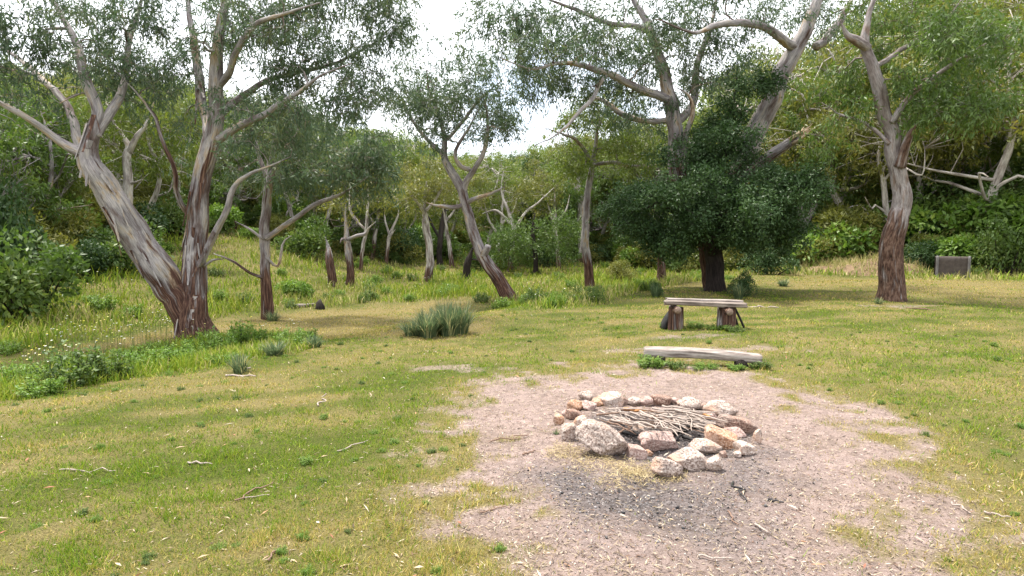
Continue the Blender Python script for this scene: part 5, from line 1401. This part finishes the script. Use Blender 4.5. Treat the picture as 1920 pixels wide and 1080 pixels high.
# unmown grass of the meadow and the strip
p, r = polar(250000, 5.0, 60, -0.35, 52)
m = masks(p)
keep = (m['tall'] > .5) & (H(p[:, 0], p[:, 1]) < 9)
p, r = p[keep], r[keep]; m = {k: v[keep] for k, v in m.items()}
hn = fbm(p * .5 + 3, 81, 3); strip = poly_sd(ISLAND, p) > -.05
hn = np.clip((hn + .6 * fbm(p * 2.2, 83, 3) - .55) * 1.9, .15, 1.3)
sdI = poly_sd(ISLAND, p); sdM = -poly_sd(MOWN, p)
edge = np.where(strip, smooth(-.1, .45, sdI), smooth(-.1, .6, sdM)) * .75 + .25
h = np.where(strip, .07 + .2 * R.random(len(p)), (.12 + .32 * R.random(len(p)) ** 1.5) * (.35 + 1.0 * hn)) * edge
g = np.array([[.125, .21, .016], [.20, .275, .022], [.29, .325, .04]])[R.integers(0, 3, len(p))]; y = np.array([[.34, .31, .11], [.29, .29, .09], [.42, .36, .16]])[R.integers(0, 3, len(p))]
kk = R.random(len(p)) < np.clip((fbm(p * .35 + 60, 82, 3) - .40) * 2.2, .05, .6) * np.where(strip, .35, 1)
col = np.where(kk[:, None], y, g) * (.75 + .5 * R.random((len(p), 1)))
blades("meadow_grass", "long unmown green and straw-coloured grass on the meadow and bank", p, h, .004 + .0011 * r, R.uniform(.15, .95, len(p)), col, segs=2)
print("meadow", len(p), time.time() - T0)

# broad-leaved herbs growing through the long grass
p, r = polar(1500, 9, 42, 0.2, 42); m = masks(p); ok = (m['tall'] > .6) & (poly_sd(ISLAND, p) < -.3); p = p[ok][:190]
scatter("meadow_herbs", "broad-leaved green herbs growing through the long meadow grass", [(w, c, h) for w, c, _, _, h in FORBS], np.concatenate([p, surf(p)[:, None]], 1), R.integers(0, 3, len(p)), R.uniform(0, 6.28, len(p)), R.uniform(.3, .8, len(p)), "herbs")
p, r = polar(1600, 2.0, 13, 0.4, 42); m = masks(p); ok = (m['tall'] < .3) & (R.random(len(p)) < .5) & (m['dirt'] < .35) & (m['ash'] < .3); p = p[ok][:300]
scatter("lawn_weeds", "small green weed rosettes dotting the mown grass", [(w, c, h) for w, c, _, _, h in FORBS], np.concatenate([p, surf(p)[:, None] - .01], 1), R.integers(0, 3, len(p)), R.uniform(0, 6.28, len(p)), R.uniform(.035, .10, len(p)) * (1 + .6 * (R.random(len(p)) < .08)), "weeds")
# ------------------------------------------------------------------ wildflowers, straw, litter, gravel
def flakes(name, label, p, L, W, col, cat, lift=.006, tilt=.25, mat=None):
    n = len(p); a = R.uniform(0, 6.28, n); d = np.stack([np.cos(a), np.sin(a), R.normal(size=n) * tilt], 1)
    nr = np.array([0, 0, 1.0]) + R.normal(size=(n, 3)) * tilt
    mb = MB(); pos = np.stack([p[:, 0], p[:, 1], surf(p) + lift * R.uniform(.4, 1.6, n)], 1)
    d = unit(d); s_ = unit(np.cross(d, nr)); L_ = L[:, None]; W_ = W[:, None] * .5; mm = pos + d * L_ * .5 + np.array([0, 0, 1.0]) * L_ * .06
    V = np.stack([pos, mm + s_ * W_, pos + d * L_, mm - s_ * W_], 1).reshape(-1, 3)
    mb.add(V, np.arange(n * 4).reshape(n, 4), col=np.repeat(col, 4, 0))
    return link(name, mb.build(name), mat or LITTER, label=label, cat=cat, kind="stuff")
p, r = polar(76000, 1.8, 14, 0.0); m = masks(p); k = R.random(len(p)) < (.16 + .84 * m['dirt']) * (1 - .6 * m['ash']); p, r = p[k], r[k]; m = {a: b[k] for a, b in m.items()}
pal = np.array([[.30, .23, .15], [.38, .31, .22], [.17, .10, .07], [.24, .18, .11], [.09, .06, .045], [.42, .35, .27]])
flakes("dry_litter", "scattered bits of dry grass, bark and leaf litter on dirt and lawn", p, R.uniform(.012, .05, len(p)), R.uniform(.002, .006, len(p)) * (1 + r * .12), pal[R.integers(0, 6, len(p))] * R.uniform(.7, 1.2, (len(p), 1)), "leaf litter")
p, r = polar(420, 1.9, 13, 0.3)
pal = np.array([[.38, .28, .18], [.44, .36, .26], [.28, .11, .07], [.38, .21, .12], [.48, .42, .34]])
flakes("fallen_leaves", "curled fallen gum leaves lying about the clearing", p, R.uniform(.045, .09, len(p)), R.uniform(.008, .015, len(p)), pal[R.integers(0, 5, len(p))], "fallen leaves", .014, .25)
u = R.random((90000, 2)); lo, hi = STRAW.min(0) - .1, STRAW.max(0) + .1; p = lo + u * (hi - lo); m = masks(p); p = p[(m['straw'] > R.random(len(p)))][:2600]
pal = np.array([[.36, .28, .14], [.44, .35, .19], [.26, .19, .09]])
flakes("straw", "yellow dry straw strewn in front of the fire ring", p, R.uniform(.02, .07, len(p)), R.uniform(.002, .004, len(p)), pal[R.integers(0, 3, len(p))] * R.uniform(.7, 1.2, (len(p), 1)), "straw", .014, .35)
# gravel and charcoal crumbs
def crumbs(name, label, p, sz, col, cat, mat):
    n = len(p); base = np.array([[1, 0, 0], [-1, 0, 0], [0, 1, 0], [0, -1, 0], [0, 0, 1], [0, 0, -1.0]]); fc = np.array([[0, 2, 4], [2, 1, 4], [1, 3, 4], [3, 0, 4], [2, 0, 5], [1, 2, 5], [3, 1, 5], [0, 3, 5]])
    V = base[None] * sz[:, None, None] * R.uniform(.55, 1.25, (n, 6, 1)); a = R.uniform(0, 6.28, n); c, s_ = np.cos(a)[:, None], np.sin(a)[:, None]
    V = np.stack([V[..., 0] * c - V[..., 1] * s_, V[..., 0] * s_ + V[..., 1] * c, V[..., 2] * .65], -1) + R.normal(size=(n, 6, 3)) * sz[:, None, None] * .2
    V += np.stack([p[:, 0], p[:, 1], surf(p) + sz * .25], 1)[:, None]
    mb = MB(); mb.add(V.reshape(-1, 3), (np.arange(n)[:, None, None] * 6 + fc[None]).reshape(-1, 3), col=np.repeat(col, 6, 0))
    return link(name, mb.build(name), mat, label=label, cat=cat, kind="stuff")
p, r = polar(38000, 1.9, 9, 0.3); m = masks(p); k = (R.random(len(p)) < m['dirt'] ** 2 * (1 - .5 * m['ash'])) ; p = p[k]; r = r[k]
pal = np.array([[.36, .28, .24], [.46, .39, .35], [.26, .19, .16], [.56, .50, .46], [.16, .11, .10]])
crumbs("gravel", "fine pinkish gravel strewn over the bare dirt", p, R.uniform(.0018, .0045, len(p)) * (1 + .08 * r) * np.where(R.random(len(p)) < .03, 1.7, 1), pal[R.integers(0, 5, len(p))] * R.uniform(.75, 1.15, (len(p), 1)), "gravel", LITTER)
p, r = polar(90000, 3.0, 6.4, 1.0, 30); m = masks(p); p = p[(R.random(len(p)) < m['ash'] ** 1.5)][:7000]
pal = np.array([[.02, .02, .022], [.04, .04, .042], [.10, .095, .095], [.28, .26, .26]])
crumbs("charcoal", "black charcoal crumbs and ash flakes in and before the fire ring", p, R.uniform(.002, .006, len(p)) * np.where(R.random(len(p)) < .04, 2.4, 1), pal[R.integers(0, 4, len(p))], "charcoal", LITTER)
# wildflowers: small daisies on stalks along the strip and the track
fp = world_poly([(40, 720), (90, 645), (180, 628), (330, 615), (340, 640), (260, 665), (150, 690), (60, 730)])
lo, hi = fp.min(0), fp.max(0); p = lo + R.random((4000, 2)) * (hi - lo); p = p[poly_sd(fp, p) > 0][:170]
p2, _ = polar(5000, 12, 30, .5); m = masks(p2); p2 = p2[(m['tall'] > .5) & (p2[:, 0] < 2)][:420]
p = np.concatenate([p, p2]); n = len(p); hh = R.uniform(.22, .45, n); z = surf(p)
c = np.stack([p[:, 0], p[:, 1], z + hh], 1); mb = MB(); k = 6; an = np.arange(k) / k * 6.283; rr = R.uniform(.008, .020, n)
ring = c[:, None] + np.stack([np.cos(an), np.sin(an), .15 * np.sin(an)], 1)[None] * rr[:, None, None]
pal = np.array([[.80, .78, .70], [.75, .62, .10], [.82, .80, .74], [.78, .70, .25]]); fcol = pal[R.integers(0, 4, n)]
mb.add(ring.reshape(-1, 3), np.arange(n * k).reshape(n, k), col=np.repeat(fcol, k, 0))
st = np.stack([c - [0, 0, 0] + [-.003, 0, 0], c + [.003, 0, 0], np.stack([p[:, 0] + .003, p[:, 1], z], 1), np.stack([p[:, 0] - .003, p[:, 1], z], 1)], 1)
mb.add(st.reshape(-1, 3), np.arange(n * 4).reshape(n, 4), col=np.tile([[.12, .16, .04]], (n * 4, 1)))
link("wildflowers", mb.build("wildflowers"), GRASS, label="small white and yellow wildflowers dotting the strip and meadow", cat="wildflowers", kind="stuff")
print("done", time.time() - T0, sum(len(q.polygons) for q in bpy.data.meshes))
